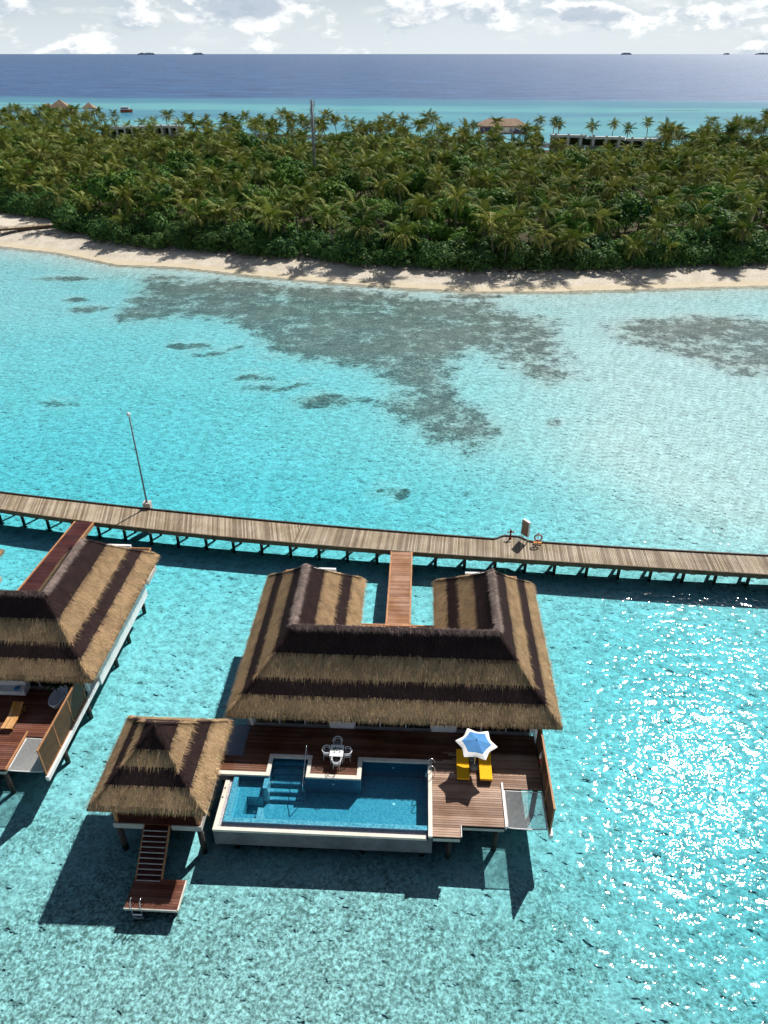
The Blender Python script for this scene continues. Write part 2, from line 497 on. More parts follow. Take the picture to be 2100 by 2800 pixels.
def vnoise(x, y, seed=0):
    """smooth lattice value noise, numpy"""
    x0 = np.floor(x).astype(np.int64); y0 = np.floor(y).astype(np.int64)
    fx, fy = x - x0, y - y0
    fx = fx * fx * (3 - 2 * fx); fy = fy * fy * (3 - 2 * fy)
    def h(i, j):
        n = (i * 374761393 + j * 668265263 + seed * 974634777) & 0x7fffffff
        n = ((n ^ (n >> 13)) * 1274126177) & 0x7fffffff
        n = n ^ (n >> 16)
        return (n & 0xffff) / 65535.0
    a = h(x0, y0) * (1 - fx) + h(x0 + 1, y0) * fx
    b = h(x0, y0 + 1) * (1 - fx) + h(x0 + 1, y0 + 1) * fx
    return a * (1 - fy) + b * fy
def fbm(x, y, seed=0, oct=4):
    s, a, t = 0.0, 0.5, 0.0
    for i in range(oct):
        s = s + a * vnoise(x * 2**i, y * 2**i, seed + i * 17); t += a; a *= 0.5
    return s / t

# ------------------------------------------------------------------ terrain: sea bed, lagoon floor, island
SHX = [-2000, -300, -140, -85, -69.7, -54, -41.75, -24.6, -10.25, 3.3, 16.4, 29.6, 43, 56.8, 70.7, 140, 300, 2000]
SHY = [ 900,   330,  205, 167, 160.7, 150.5, 148.7, 141.9, 137.2, 133.4, 131, 131, 132.2, 133.7, 134.9, 143, 200, 900]
BKX = [-2000, -300, -197, -87, -30, 0, 75, 110, 167, 260, 2000]
BKY = [ 901,  500,  450, 392, 372, 372, 350, 350, 392, 430, 901]
def shore(x): return np.interp(x, SHX, SHY)
def back(x): return np.interp(x, BKX, BKY)
def sst(v, lo, hi):
    t = np.clip((v - lo) / (hi - lo), 0, 1); return t * t * (3 - 2 * t)
def blob(x, y, cx, cy, rx, ry): return np.exp(-(((x - cx) / rx) ** 2 + ((y - cy) / ry) ** 2))
REEFS = [
 [(-46,143),(-36,140.5),(-30,140),(-20,136.5),(-7,133),(10,127.5),(21,123),(27.5,115),(27,100),(25.5,90),(20,87),(13.6,101),(10.5,96),(9.5,86),(12.5,80),(13.3,75),(12.6,70.5),(9.6,68),(5,72.3),(-0.3,80),(1.5,87),(0,91),(-4,94.5),(-10,97),(-13,99),(-17,104),(-21,110),(-25,116),(-31,117.5),(-37,115),(-43,114.5),(-43,124),(-46,132)],
 [(33.5,113.5),(39,116),(46,115),(53,118.5),(62,116),(80,114),(80,88),(55,88.5),(46.5,91),(42,96.5),(38.5,101),(35.5,103),(34,109)],
]
SPOTS = [(-60.5,141,7.5,1.6),(-41,127,4,2),(-54,127.5,3.2,1.6),(-50,121.5,4,1.8),(-28.5,103.5,3.4,1.5),(-25,100,2.6,1.2),(-21.8,103,1.5,0.9),
         (-18,91.5,2.6,1.2),(-15,98.6,2,0.8),(-15.5,88,3.2,1.0),(-12,88.8,1.8,0.8),(-7.8,83.6,3.9,2.4),(-3.2,83.5,2.1,0.9),
         (10.9,79,1.0,0.5),(20,77,1.2,0.9),(1.2,61,1.6,0.8),(8,60.5,1.0,0.5),(-40,83,2.4,0.7),(15.5,128,5,2.2)]
def poly_sd(x, y, poly):
    d = np.full(x.shape, 1e9); inside = np.zeros(x.shape, bool)
    n = len(poly)
    for i in range(n):
        ax, ay = poly[i]; bx, by = poly[(i + 1) % n]
        ex, ey = bx - ax, by - ay
        t = np.clip(((x - ax) * ex + (y - ay) * ey) / (ex * ex + ey * ey), 0, 1)
        d = np.minimum(d, np.hypot(x - ax - t * ex, y - ay - t * ey))
        c = ((ay > y) != (by > y)) & (x < (bx - ax) * (y - ay) / (by - ay + 1e-12) + ax)
        inside ^= c
    return np.where(inside, -d, d)
def ground_z(x, y):
    s = y - shore(x); b = back(x) - y
    # seaward side of the near beach
    dep = 0.62 + 0.30 * fbm(x / 26, y / 26, 3) + 0.0 * x
    dep = dep + 0.55 * blob(x, y, -30, 72, 42, 34) + 0.50 * blob(x, y, -2, 58, 26, 10) + 0.35 * blob(x, y, -50, 62, 30, 20)
    dep = dep - 0.75 * blob(x, y, 38, 88, 34, 34) - 0.55 * blob(x, y, 36, 62, 26, 16) - 0.30 * blob(x, y, 60, 118, 60, 14)
    dep = dep + 0.65 * blob(x, y, 19, 24, 10, 15) + 0.30 * blob(x, y, 24, 40, 12, 8) - 0.36 * blob(x, y, -8, 14, 26, 12)
    dep = 0.47 * np.maximum(dep, 0.12)
    z = -dep * sst(-s, 0.0, 17.0) - 0.06 * np.clip(-s, 0, 3)
    beach = 1.35 * sst(s, -1.0, 12.0) + 0.35 * sst(s, 10, 30)
    zin = beach * sst(b, -2.0, 14.0)
    # behind the island: reef flat, pale band, drop-off
    yy = y + 0.10 * np.abs(x)
    flat = (1.0 + 0.9 * sst(-b, 10, 80)) * (0.55 + 0.9 * fbm(x / 150, y / 28, 91))
    band = (1.0 - 0.12 * blob(0 * x, y, 0, 640 - 0.12 * x, 1, 42)) 
    drop = sst(y + 0.12 * x + 60 * (fbm(x / 90, y / 40, 61) - 0.5), 740, 960)
    zo = -(1.7 * flat * band + 2.6 * sst(y + 0.12 * x, 640, 790) + 38 * drop) * sst(-b, -1, 14)
    z = np.where(s > -0.5, zin, z)
    z = np.where(b < 2, zo, z)
    side = sst(np.abs(x), 420, 900)
    z = np.where(s < -0.5, z, z * (1 - side) - 30 * side)
    far = sst(np.hypot(x, y), 900, 1600)
    return z * (1 - far) - 40 * far
def axis(parts):
    out = []
    for a, b, st in parts: out += list(np.arange(a, b, st))
    return np.array(out)
xs = np.concatenate([-np.geomspace(40000, 420, 14), np.arange(-400, -110, 10), np.arange(-110, 110, 0.85), np.arange(110, 401, 10), np.geomspace(420, 40000, 14)])
ys = np.concatenate([np.arange(-60, 6, 6), np.arange(6, 46, 0.6), np.arange(46, 215, 0.8), np.arange(215, 460, 5), np.arange(460, 1000, 12), np.geomspace(1010, 60000, 22)])
GX, GY = np.meshgrid(xs, ys)
gx, gy = GX.ravel(), GY.ravel()
gz = ground_z(gx, gy)
def reef_f(x, y):
    r_ = np.zeros(x.shape)
    wx = x + 5.0 * (fbm(x / 6, y / 6, 21) - 0.5); wy = y + 4.0 * (fbm(x / 6, y / 6, 33) - 0.5)
    vx = x + 4.5 * (fbm(x / 2.6, y / 2.0, 121) - 0.5) + 3 * (fbm(x / 7, y / 5, 131) - 0.5); vy = y + 3.0 * (fbm(x / 2.6, y / 2.0, 133) - 0.5)
    for k, pl in enumerate(REEFS):
        sd = poly_sd(wx, wy, pl)
        r_ = np.maximum(r_, sst(-sd, -3.0, 4.5) * (0.36 + 1.05 * fbm(x / 9, y / 6, 5 + k)) * (1.0 if k == 0 else 0.8))
    bk_ = y - back(x)
    r_ = np.where((bk_ > 6) & (y < 760), sst(fbm(x / 75, y / 15, 71), 0.40, 0.62) * (0.85 - 0.75 * np.exp(-((y - 640 + 0.12 * x) / 42) ** 2)) * sst(-(y + 0.12 * x), -700, -600) + 0.30 * sst(-y, -560, -440), r_)
    for cx, cy, rx, ry in SPOTS:
        q = np.hypot((vx - cx) / rx, (vy - cy) / ry)
        r_ = np.maximum(r_, sst(-q, -1.35, -0.45) * 0.8)
    return r_
reef = reef_f(gx, gy)
rub = 0.95 * sst(-gy, -23, -14) * sst(-gx, -13, -2) + 0.42 * sst(-gy, -30, -20) + 0.35 * blob(gx, gy, 9, 47, 22, 3) + 0.25 * blob(gx, gy, -18, 30, 5, 8)
rub = rub * (0.25 + 1.5 * fbm(gx / 3.5, gy / 3.0, 41))
sgn = gy - shore(gx)
land = sst(sgn - 12.0 * sst(-gx, 70, 76), 15, 20) * sst(back(gx) - gy, 0, 10)
drift = np.exp(-((sgn - 9.5 - 2.5 * (fbm(gx / 9, gy / 9, 8) - 0.5)) / 1.6) ** 2)
def grid_faces(ny, nx):
    i = np.arange(ny - 1)[:, None] * nx + np.arange(nx - 1)[None, :]
    return np.stack([i, i + 1, i + nx + 1, i + nx], -1).reshape(-1, 4)

def m_seabed():
    m = MT('lagoon_floor')
    p = m.pos()
    fine = m.noise(p, 1.9, 4.0, 0.68)
    patch = m.noise(p, 0.42, 4.0, 0.66)
    sand = m.mix(m.mr(patch, 0.3, 0.7), (0.86, 0.85, 0.81), (0.94, 0.94, 0.92))
    sand = m.hsv(sand, 0.5, 1.0, m.mr(fine, 0.3, 0.7, 0.80, 1.05))
    cell = m.mr(m.noise(p, 5.4, 3.0, 0.72, dist=0.4), 0.34, 0.66)
    coralc = m.mix(m.mr(m.math('ADD', m.math('MULTIPLY', cell, 0.35), m.math('ADD', m.math('MULTIPLY', fine, 0.45), m.math('MULTIPLY', patch, 0.6))), 0.40, 0.92), (0.40, 0.38, 0.31), (0.035, 0.036, 0.030))
    rf = m.attr('reef')
    rk = m.math('ADD', m.math('MULTIPLY', rf, 1.12), m.math('MULTIPLY_ADD', patch, 2.7, -1.35))
    rk = m.math('ADD', rk, m.math('MULTIPLY_ADD', fine, 2.3, -1.15))
    rk = m.math('MULTIPLY', m.mr(rk, 0.16, 0.95), m.mr(rf, 0.02, 0.2))
    c = m.mix(m.math('MULTIPLY', rk, 0.86), sand, coralc)
    rb = m.attr('rubble')
    stone = m.mix(cell, (0.075, 0.078, 0.052), (0.90, 0.90, 0.85))
    cov = m.math('ADD', m.math('MULTIPLY_ADD', patch, 1.1, -0.55), m.math('MULTIPLY_ADD', fine, 0.9, -0.45))
    cov = m.mr(m.math('ADD', rb, cov), 0.10, 0.75)
    c = m.mix(m.math('MULTIPLY', cov, m.mr(rb, 0.03, 0.25, 0.0, 0.78)), c, stone)
    # loose coral heads
    peb = m.math('MULTIPLY', m.mr(fine, 0.635, 0.70), m.mr(patch, 0.47, 0.60))
    c = m.mix(m.math('MULTIPLY', peb, 0.7), c, (0.10, 0.09, 0.06))
    return m.done(m.princ(c, 0.9, None, 0, 0.05))
def m_beach():
    m = MT('coral_sand_and_litter')
    p = m.pos()
    fine = m.noise(p, 2.6, 4.0, 0.65)
    patch = m.noise(p, 0.35, 4.0, 0.6)
    sand = m.mix(m.mr(patch, 0.3, 0.7), (0.52, 0.455, 0.36), (0.64, 0.575, 0.475))
    c = m.hsv(sand, 0.5, 1.0, m.mr(fine, 0.3, 0.7, 0.82, 1.1))
    ld = m.attr('land')
    litter = m.mix(fine, (0.030, 0.026, 0.013), (0.085, 0.070, 0.038))
    c = m.mix(m.math('MULTIPLY', ld, m.mr(m.math('ADD', ld, patch), 0.7, 1.2)), c, litter)
    dr = m.math('MULTIPLY', m.attr('drift'), m.mr(m.noise(p, 1.3, 4.0, 0.7), 0.47, 0.57))
    c = m.mix(m.math('MULTIPLY', dr, 0.85), c, (0.10, 0.075, 0.06))
    c = m.mix(m.math('MULTIPLY', m.attr('wet'), 0.75), c, (0.56, 0.47, 0.31))
    return m.done(m.princ(c, 0.9, m.bump(fine, 0.6, 0.12), 0, 0.1))
wet = np.exp(-((sgn - 0.8) / 1.3) ** 2)
gf = grid_faces(len(ys), len(xs))
isl = (sgn > -2.5) & (gy < back(gx) + 12) & (np.abs(gx) < 420)
fi = isl[gf].all(1)
ATT = {'reef': reef, 'rubble': rub, 'land': land, 'drift': drift, 'wet': wet}
def sub_mesh(name, faces, mat, keys):
    u, inv = np.unique(faces, return_inverse=True)
    return np_mesh(name, np.c_[gx, gy, gz][u], inv.reshape(faces.shape), mat, {k: ATT[k][u] for k in keys}, True)
tag(place('seabed', sub_mesh('seabed', gf[~fi], m_seabed(), ('reef', 'rubble'))), 'pale sandy lagoon floor with dark coral patches', kind='structure')
tag(place('beach_ground', sub_mesh('beach_ground', gf[fi], m_beach(), ('land', 'drift', 'wet'))), 'pale sand beach and forest floor of the island', kind='structure')

# ------------------------------------------------------------------ water
def m_water():
    m = MT('lagoon_and_sea_water')
    p = m.pos()
    dep = m.attr('depth')
    # Beer-Lambert tint of one pass through the water column
    cc = m.n.new('ShaderNodeCombineColor')
    for i, k in enumerate((0.590, 0.930, 0.975)):
        m.l.new(m.math('POWER', k, dep), cc.inputs[i])
    w1 = m.noise(m.vmul(p, (1.0, 1.3, 1.0)), 1.15, 1.0, 0.5, dist=0.1)
    w2 = m.noise(m.vmul(p, (1.0, 1.25, 1.0)), 3.4, 1.0, 0.5, dist=0.1)
    w3 = m.noise(p, 0.14, 1.0, 0.5)
    # caustic net and ripple light painted into the transmission tint
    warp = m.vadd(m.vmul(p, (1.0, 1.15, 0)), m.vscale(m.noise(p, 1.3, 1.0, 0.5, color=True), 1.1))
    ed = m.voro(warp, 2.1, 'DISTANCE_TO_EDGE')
    caustic_tint = m.math('ADD', m.mr(ed, 0.0, 0.11, 0.34, 0.0), m.math('ADD', m.mr(w2, 0.36, 0.64, 0.63, 0.80), m.mr(w1, 0.34, 0.66, 0.0, 0.22)))
    tint = m.hsv(cc.outputs[0], 0.5, 1.0, m.math('MINIMUM', caustic_tint, 1.0))
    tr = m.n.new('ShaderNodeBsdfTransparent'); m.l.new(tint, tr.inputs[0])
    deep = m.n.new('ShaderNodeBsdfDiffuse')
    sw = m.noise(m.vmul(p, (0.3, 1.0, 1.0)), 0.035, 7.0, 0.85)
    m.l.new(m.mix(m.mr(dep, 2.4, 3.8), (0.095, 0.33, 0.36), m.mix(m.mr(dep, 3.5, 13.0), (0.045, 0.200, 0.285), m.mix(m.mr(sw, 0.35, 0.65), (0.006, 0.040, 0.130), (0.032, 0.120, 0.275)))), deep.inputs['Color'])
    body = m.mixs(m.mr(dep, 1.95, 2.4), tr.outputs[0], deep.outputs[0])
    h = m.math('ADD', m.math('MULTIPLY', w1, 0.20), m.math('MULTIPLY', w2, 0.052))
    h = m.math('ADD', h, m.math('MULTIPLY', w3, 0.40))
    bm = m.n.new('ShaderNodeBump'); bm.inputs['Strength'].default_value = 1.0; bm.inputs['Distance'].default_value = 0.40
    m.l.new(h, bm.inputs['Height'])
    nr = bm.outputs[0]
    g = m.n.new('ShaderNodeBsdfGlossy'); ln = m.n.new('ShaderNodeVectorMath'); ln.operation = 'LENGTH'; m.l.new(p, ln.inputs[0])
    m.l.new(m.math('ADD', m.mr(dep, 2.0, 9.0, 0.0, 0.10), m.mr(ln.outputs['Value'], 42.0, 150.0, 0.058, 0.17)), g.inputs['Roughness'])
    m.l.new(nr, g.inputs['Normal'])
    f = m.n.new('ShaderNodeFresnel'); f.inputs['IOR'].default_value = 1.33
    m.l.new(nr, f.inputs['Normal'])
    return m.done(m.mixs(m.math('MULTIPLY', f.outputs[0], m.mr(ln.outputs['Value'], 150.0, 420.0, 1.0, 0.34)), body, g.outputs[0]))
sx = xs[::2] if len(xs) % 2 else np.append(xs[::2], xs[-1])
sy = np.append(ys[::2], ys[-1])
WX, WY = np.meshgrid(sx, sy)
wdep = np.maximum(0.0, -ground_z(WX.ravel(), WY.ravel())) * np.where(WY.ravel() < shore(WX.ravel()), (1 - 0.45 * np.clip(reef_f(WX.ravel(), WY.ravel()), 0, 1)) / 0.47, 1.0)
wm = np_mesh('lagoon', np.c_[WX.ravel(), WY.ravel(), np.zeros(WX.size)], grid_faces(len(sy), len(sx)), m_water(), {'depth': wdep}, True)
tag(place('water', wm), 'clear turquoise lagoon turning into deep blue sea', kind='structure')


# ------------------------------------------------------------------ thatched roofs
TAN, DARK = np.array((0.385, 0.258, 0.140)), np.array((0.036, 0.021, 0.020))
BANDS = (0.285, 0.555, 0.755)
def band_tone(f, bands):
    """f: 0 at the ridge .. 1 at the eave -> 1 where the thatch is dark"""
    return ((f < bands[0]) | ((f > bands[1]) & (f < bands[2]))).astype(float)
def thatch_roof(parent, poly, moves, half, ze, rise, bands, density, ridges, cap_col, thick=0.22):
    """hip roof over a polygon whose corners slide by `moves` to the ridge; parts roof > thatch, ridge_cap"""
    P0 = np.array(poly, float); MV = np.array(moves, float); n = len(P0)
    steps = np.array(sorted(set([0.0, 0.04] + [1 - b for b in bands] + list(np.linspace(0, 1, 9)))))
    V, F, CL = [], [], []
    for t in steps:
        q = P0 + MV * half * t
        sag = 0.10 * math.sin(math.pi * t)                    # slight belly of the slopes
        z = ze + rise * t - sag - (0.10 if t == 0 else 0)
        V.append(np.c_[q, np.full(n, z)])
    V = np.concatenate(V)
    vv, ff, cl = [], [], []
    for k in range(len(steps) - 1):
        fm = 1 - (steps[k] + steps[k + 1]) / 2
        c = DARK if band_tone(np.array([fm]), bands)[0] else TAN
        for i in range(n):
            j = (i + 1) % n; b = len(vv)
            vv += [V[k*n + i], V[k*n + j], V[(k+1)*n + j], V[(k+1)*n + i]]
            ff.append((b, b + 1, b + 2, b + 3)); cl += [c * 0.9] * 4
    for i in range(n):                                       # eave edge and soffit
        j = (i + 1) % n
        a, d = P0[i], P0[j]
        a2, d2 = P0[i] + MV[i] * 0.5, P0[j] + MV[j] * 0.5
        b = len(vv)
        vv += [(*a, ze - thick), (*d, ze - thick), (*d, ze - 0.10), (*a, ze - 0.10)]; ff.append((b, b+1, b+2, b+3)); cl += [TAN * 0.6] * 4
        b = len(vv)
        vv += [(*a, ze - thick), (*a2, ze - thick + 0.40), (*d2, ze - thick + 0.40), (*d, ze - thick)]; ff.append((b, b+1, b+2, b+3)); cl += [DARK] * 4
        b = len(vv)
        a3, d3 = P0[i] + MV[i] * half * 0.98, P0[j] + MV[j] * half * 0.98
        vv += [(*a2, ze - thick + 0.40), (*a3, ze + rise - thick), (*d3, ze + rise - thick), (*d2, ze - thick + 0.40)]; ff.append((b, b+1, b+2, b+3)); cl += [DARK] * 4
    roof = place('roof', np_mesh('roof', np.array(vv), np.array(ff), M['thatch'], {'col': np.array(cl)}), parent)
    # loose strands over every slope
    VS, FS, CS = [], [], []
    base = 0
    def strands(p, d, side, length, w, col, lift):
        nonlocal base
        m_ = len(p)
        tip = p + d * length[:, None] + np.c_[np.zeros(m_), np.zeros(m_), lift]
        p = p + np.c_[np.zeros(m_), np.zeros(m_), np.full(m_, 0.012)]
        v = np.stack([p - side * w[:, None], p + side * w[:, None], tip], 1).reshape(-1, 3)
        VS.append(v); FS.append(np.arange(m_ * 3).reshape(-1, 3) + base); base += m_ * 3
        CS.append(np.repeat(col, 3, 0))
    for i in range(n):
        j = (i + 1) % n
        e = P0[j] - P0[i]; Ln = np.linalg.norm(e); e = e / Ln
        e2 = (P0[j] + MV[j] * half) - (P0[i] + MV[i] * half)
        L2 = abs(float(np.dot(e2, e)))
        inw = np.array((-e[1], e[0]))
        if np.dot(MV[i], inw) < 0: inw = -inw
        slope = math.hypot(half, rise)
        area = (Ln + L2) / 2 * slope
        cnt = int(area * density)
        t = rng.random(cnt); s_ = rng.random(cnt)
        keep = rng.random(cnt) < ((Ln + (L2 - Ln) * t) / max(Ln, L2))
        t, s_ = t[keep], s_[keep]; cnt = len(t)
        a = P0[i] + MV[i] * half * t[:, None]; b = P0[j] + MV[j] * half * t[:, None]
        xy = a + (b - a) * s_[:, None]
        z = ze + rise * t - 0.10 * np.sin(math.pi * t)
        d3 = np.array((-inw[0] * half, -inw[1] * half, -rise)) / slope
        e3 = np.array((e[0], e[1], 0.0))
        d = d3[None, :] + e3[None, :] * rng.normal(0, 0.20, cnt)[:, None]
        ln = rng.uniform(0.22, 0.46, cnt)
        jit = rng.normal(0, 0.014, cnt) + 0.018 * (vnoise(s_ * Ln * 1.3, t * 0, 5 + i) - 0.5)
        tone = band_tone(1 - t + jit, bands)
        br = rng.lognormal(0, 0.24, cnt)
        col = (TAN[None] * (1 - tone)[:, None] + DARK[None] * tone[:, None]) * br[:, None]
        col = col * (1 + rng.normal(0, 0.06, (cnt, 3)))
        strands(np.c_[xy, z], d, np.repeat(e3[None], cnt, 0), ln, rng.uniform(0.010, 0.022, cnt), np.clip(col, 0.004, 0.9), rng.uniform(0.008, 0.045, cnt))
        # fringe along the eave
        cf = int(Ln * 70)
        s_ = rng.random(cf)
        xy = P0[i] + (P0[j] - P0[i]) * s_[:, None] + inw * rng.uniform(-0.02, 0.22, cf)[:, None]
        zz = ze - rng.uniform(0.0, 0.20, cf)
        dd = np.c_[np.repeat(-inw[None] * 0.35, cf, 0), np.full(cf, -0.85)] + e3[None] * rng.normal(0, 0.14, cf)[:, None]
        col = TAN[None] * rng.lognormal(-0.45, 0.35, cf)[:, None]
        strands(np.c_[xy, zz], dd, np.repeat(e3[None], cf, 0), rng.uniform(0.12, 0.27, cf), rng.uniform(0.012, 0.024, cf), np.clip(col, 0.004, 0.9), np.zeros(cf))
    for (ax, ay), (bx, by), kind, *cc_ in ridges:                  # shaggy crest and hip lines
        a = np.array((ax, ay)); b = np.array((bx, by)); dv = b - a; Ln = np.linalg.norm(dv); e = dv / Ln
        nn = np.array((-e[1], e[0])); cf = int(Ln * (420 if kind == 'ridge' else 150)); s_ = rng.random(cf)
        if kind != 'ridge': s_ = 0.09 + 0.91 * s_
        if kind == 'ridge':
            xy = a + dv * s_[:, None] + nn * rng.normal(0, 0.05, cf)[:, None]
            z = np.full(cf, ze + rise + 0.12) + rng.normal(0, 0.03, cf)
            sd = rng.choice((-1.0, 1.0), cf)
            dd = np.c_[nn[None] * (sd * rng.uniform(0.5, 0.9, cf))[:, None] + e[None] * rng.normal(0, 0.35, cf)[:, None], rng.uniform(-0.75, -0.30, cf)]
            col = np.array(cc_[0] if cc_ else cap_col)[None] * rng.lognormal(0, 0.40, cf)[:, None]
            ln = rng.uniform(0.20, 0.48, cf)
        else:
            t = s_
            xy = a + dv * s_[:, None]
            z = ze + rise * t + 0.04 - 0.10 * np.sin(math.pi * t)
            d0 = -np.array((*dv, rise)); d0 = d0 / np.linalg.norm(d0)
            dd = d0[None] + np.c_[nn[None] * rng.normal(0, 0.42, cf)[:, None], np.zeros(cf)]
            tone = band_tone(1 - t + rng.normal(0, 0.015, cf), bands)
            col = (TAN[None] * (1 - tone)[:, None] + DARK[None] * tone[:, None]) * rng.lognormal(0, 0.35, cf)[:, None]
            ln = rng.uniform(0.20, 0.42, cf)
        strands(np.c_[xy, z], dd, np.repeat(np.array((*nn * 0.3 + e, 0.0))[None] if kind == 'ridge' else np.array((*nn, 0.0))[None], cf, 0), ln, rng.uniform(0.011, 0.022, cf), np.clip(col, 0.004, 0.9), rng.uniform(0.0, 0.05, cf))
    th = place('thatch', np_mesh('thatch', np.concatenate(VS), np.concatenate(FS), M['strand'], {'col': np.concatenate(CS)}), roof)
    th['kind'] = 'stuff'
    cap = MB()
    for (ax, ay), (bx, by), kind, *cc_ in ridges:
        if kind == 'ridge':
            cap.tube([(ax, ay, ze + rise - 0.04), (bx, by, ze + rise - 0.05)], 0.12, 10)
    if cap.v:
        me = cap.mesh('ridge_cap', M['thatch'], True)
        a = me.attributes.new('col', 'FLOAT_COLOR', 'POINT')
        a.data.foreach_set('color', np.tile(np.array((*[c * 0.6 for c in cap_col], 1.0), np.float32), len(me.vertices)))
        place('ridge_cap', me, roof)
    return roof

PLANK = MB().box(-0.5, 0.5, -0.5, 0.5, -0.5, 0.5)
PLM = {}
def plank_mesh(mat):
    if mat not in PLM:
        # small chamfer along the two long top edges
        b = MB()
        pr = [(-0.5, -0.5), (0.5, -0.5), (0.5, 0.36), (0.46, 0.5), (-0.46, 0.5), (-0.5, 0.36)]
        vs = [(-0.5, y, z) for y, z in pr] + [(0.5, y, z) for y, z in pr]
        b.add(vs, [tuple(range(5, -1, -1)), tuple(range(6, 12))] + [(i, (i+1) % 6, 6 + (i+1) % 6, 6 + i) for i in range(6)])
        PLM[mat] = b.mesh('plank', M[mat])
    return PLM[mat]
def plank(parent, mat, cx, cy, top, ln, w, th=0.035, rz=0.0):
    jz = random.uniform(-0.002, 0.002)
    return place('plank', plank_mesh(mat), parent, (cx, cy, top - th / 2 + jz), (0, 0, rz), (ln, w, th))
def deck_rows(parent, mat, rects, w0, w1, pitch, top, maxlen):
    """boards along x over the union of rects (x0,x1,y0,y1); rects must not overlap"""
    y = w0 + pitch / 2
    while y < w1:
        iv = sorted([(r[0], r[1]) for r in rects if r[2] <= y <= r[3]])
        mg = []
        for a, b in iv:
            if mg and a - mg[-1][1] < 0.02 and not (mat == 'deck_wood' and mg[-1][1] < 11.6 < b): mg[-1][1] = b
            else: mg.append([a, b])
        for a, b in mg:
            L_ = b - a
            k = max(1, math.ceil(L_ / maxlen))
            cuts = [a] + sorted(a + L_ * (i + random.uniform(-0.3, 0.3)) / k for i in range(1, k)) + [b]
            for p, q in zip(cuts[:-1], cuts[1:]):
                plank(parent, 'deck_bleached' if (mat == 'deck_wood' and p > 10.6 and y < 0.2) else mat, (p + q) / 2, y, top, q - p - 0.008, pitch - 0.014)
        y += pitch

VA = R(-2.75)
def villa_frame(origin):
    def W(u, w, z=0.0):
        return (origin[0] + u * math.cos(VA) - w * math.sin(VA), origin[1] + u * math.sin(VA) + w * math.cos(VA), z)
    return W
W1 = villa_frame((-8.93, 28.19))
_q = villa_frame((0, 0))(18.52, 0.0)
W2 = villa_frame((-18.05 - _q[0] , 31.11 - 0.22 - _q[1]))
DZ = 2.0
JZ = 1.5; JK = (36 - JZ) / 34.0

def pile(parent, x, y, top=1.6, r=0.15, bot=-2.2):
    return MB().tube([(x, y, bot), (x, y, top)], r, 12).build('pile', M['pile'], parent, True)

def fence(W, name, label, panel, u=17.8, w0=-4.5, w1=1.2, h=1.72):
    t = thing(name, W(u, 0, DZ), VA, label, 'fence')
    L_ = w1 - w0
    for k in range(4):
        y = w0 + L_ * k / 3 + (0.04 if k == 0 else -0.04 if k == 3 else 0)
        box('post', M['frame_wood'], t, -0.035, 0.035, y - 0.04, y + 0.04, -0.22, h)
    box('top_rail', M['frame_wood'], t, -0.05, 0.05, w0 - 0.02, w1 + 0.02, h, h + 0.06)
    box('bottom_rail', M['frame_wood'], t, -0.045, 0.045, w0 - 0.02, w1 + 0.02, -0.30, -0.222)
    for k in range(3):
        a = w0 + L_ * k / 3 + 0.085; b = w0 + L_ * (k + 1) / 3 - 0.085
        pn = MB()
        ns = 26
        for i in range(ns):
            y = a + (b - a) * (i + 0.5) / ns; hw = (b - a) / ns * 0.46
            pn.box(-0.012, 0.012, y - hw, y + hw, -0.218, h - 0.004)
        pn.build('panel', M[panel], t)
    box('ledge', M['white'], t, -0.03, 0.16, w0 - 0.1, w1 + 2.2, -0.62, -0.304)
    return t

def net(W, name, label, u0=15.62, u1=17.64, w0=-4.45, w1=-2.2):
    t = thing(name, W(u0, w0, DZ), VA, label, 'hammock net')
    lx, ly = u1 - u0, w1 - w0
    def sag(x, y): return -0.16 * math.sin(math.pi * x / lx) * math.sin(math.pi * (0.1 + 0.85 * y / ly)) - 0.05
    b = MB(); sp = 0.062; r = 0.0105
    for i in range(int(lx / sp) + 1):
        x = min(i * sp, lx); pts = [(x, ly * k / 8, sag(x, ly * k / 8)) for k in range(9)]
        b.tube(pts, r, 3)
    for i in range(int(ly / sp) + 1):
        y = min(i * sp, ly); pts = [(lx * k / 8, y, sag(lx * k / 8, y)) for k in range(9)]
        b.tube(pts, r, 3)
    b.build('mesh', M['rope'], t)
    rim = MB()
    c = [(0, 0), (lx, 0), (lx, ly), (0, ly)]
    for i in range(4):
        a, d = c[i], c[(i + 1) % 4]
        rim.tube([(a[0] + (d[0] - a[0]) * k / 8, a[1] + (d[1] - a[1]) * k / 8, sag(a[0] + (d[0] - a[0]) * k / 8, a[1] + (d[1] - a[1]) * k / 8)) for k in range(9)], 0.03, 6)
    rim.build('edge_rope', M['rope'], t, True)
    lash = MB()
    for k in range(34):
        y = ly * k / 33
        lash.tube([(0.0, y, sag(0, y)), (-0.11, y + 0.03, -0.03)], 0.008, 3)
    lash.build('lashing', M['rope'], t)
    return t

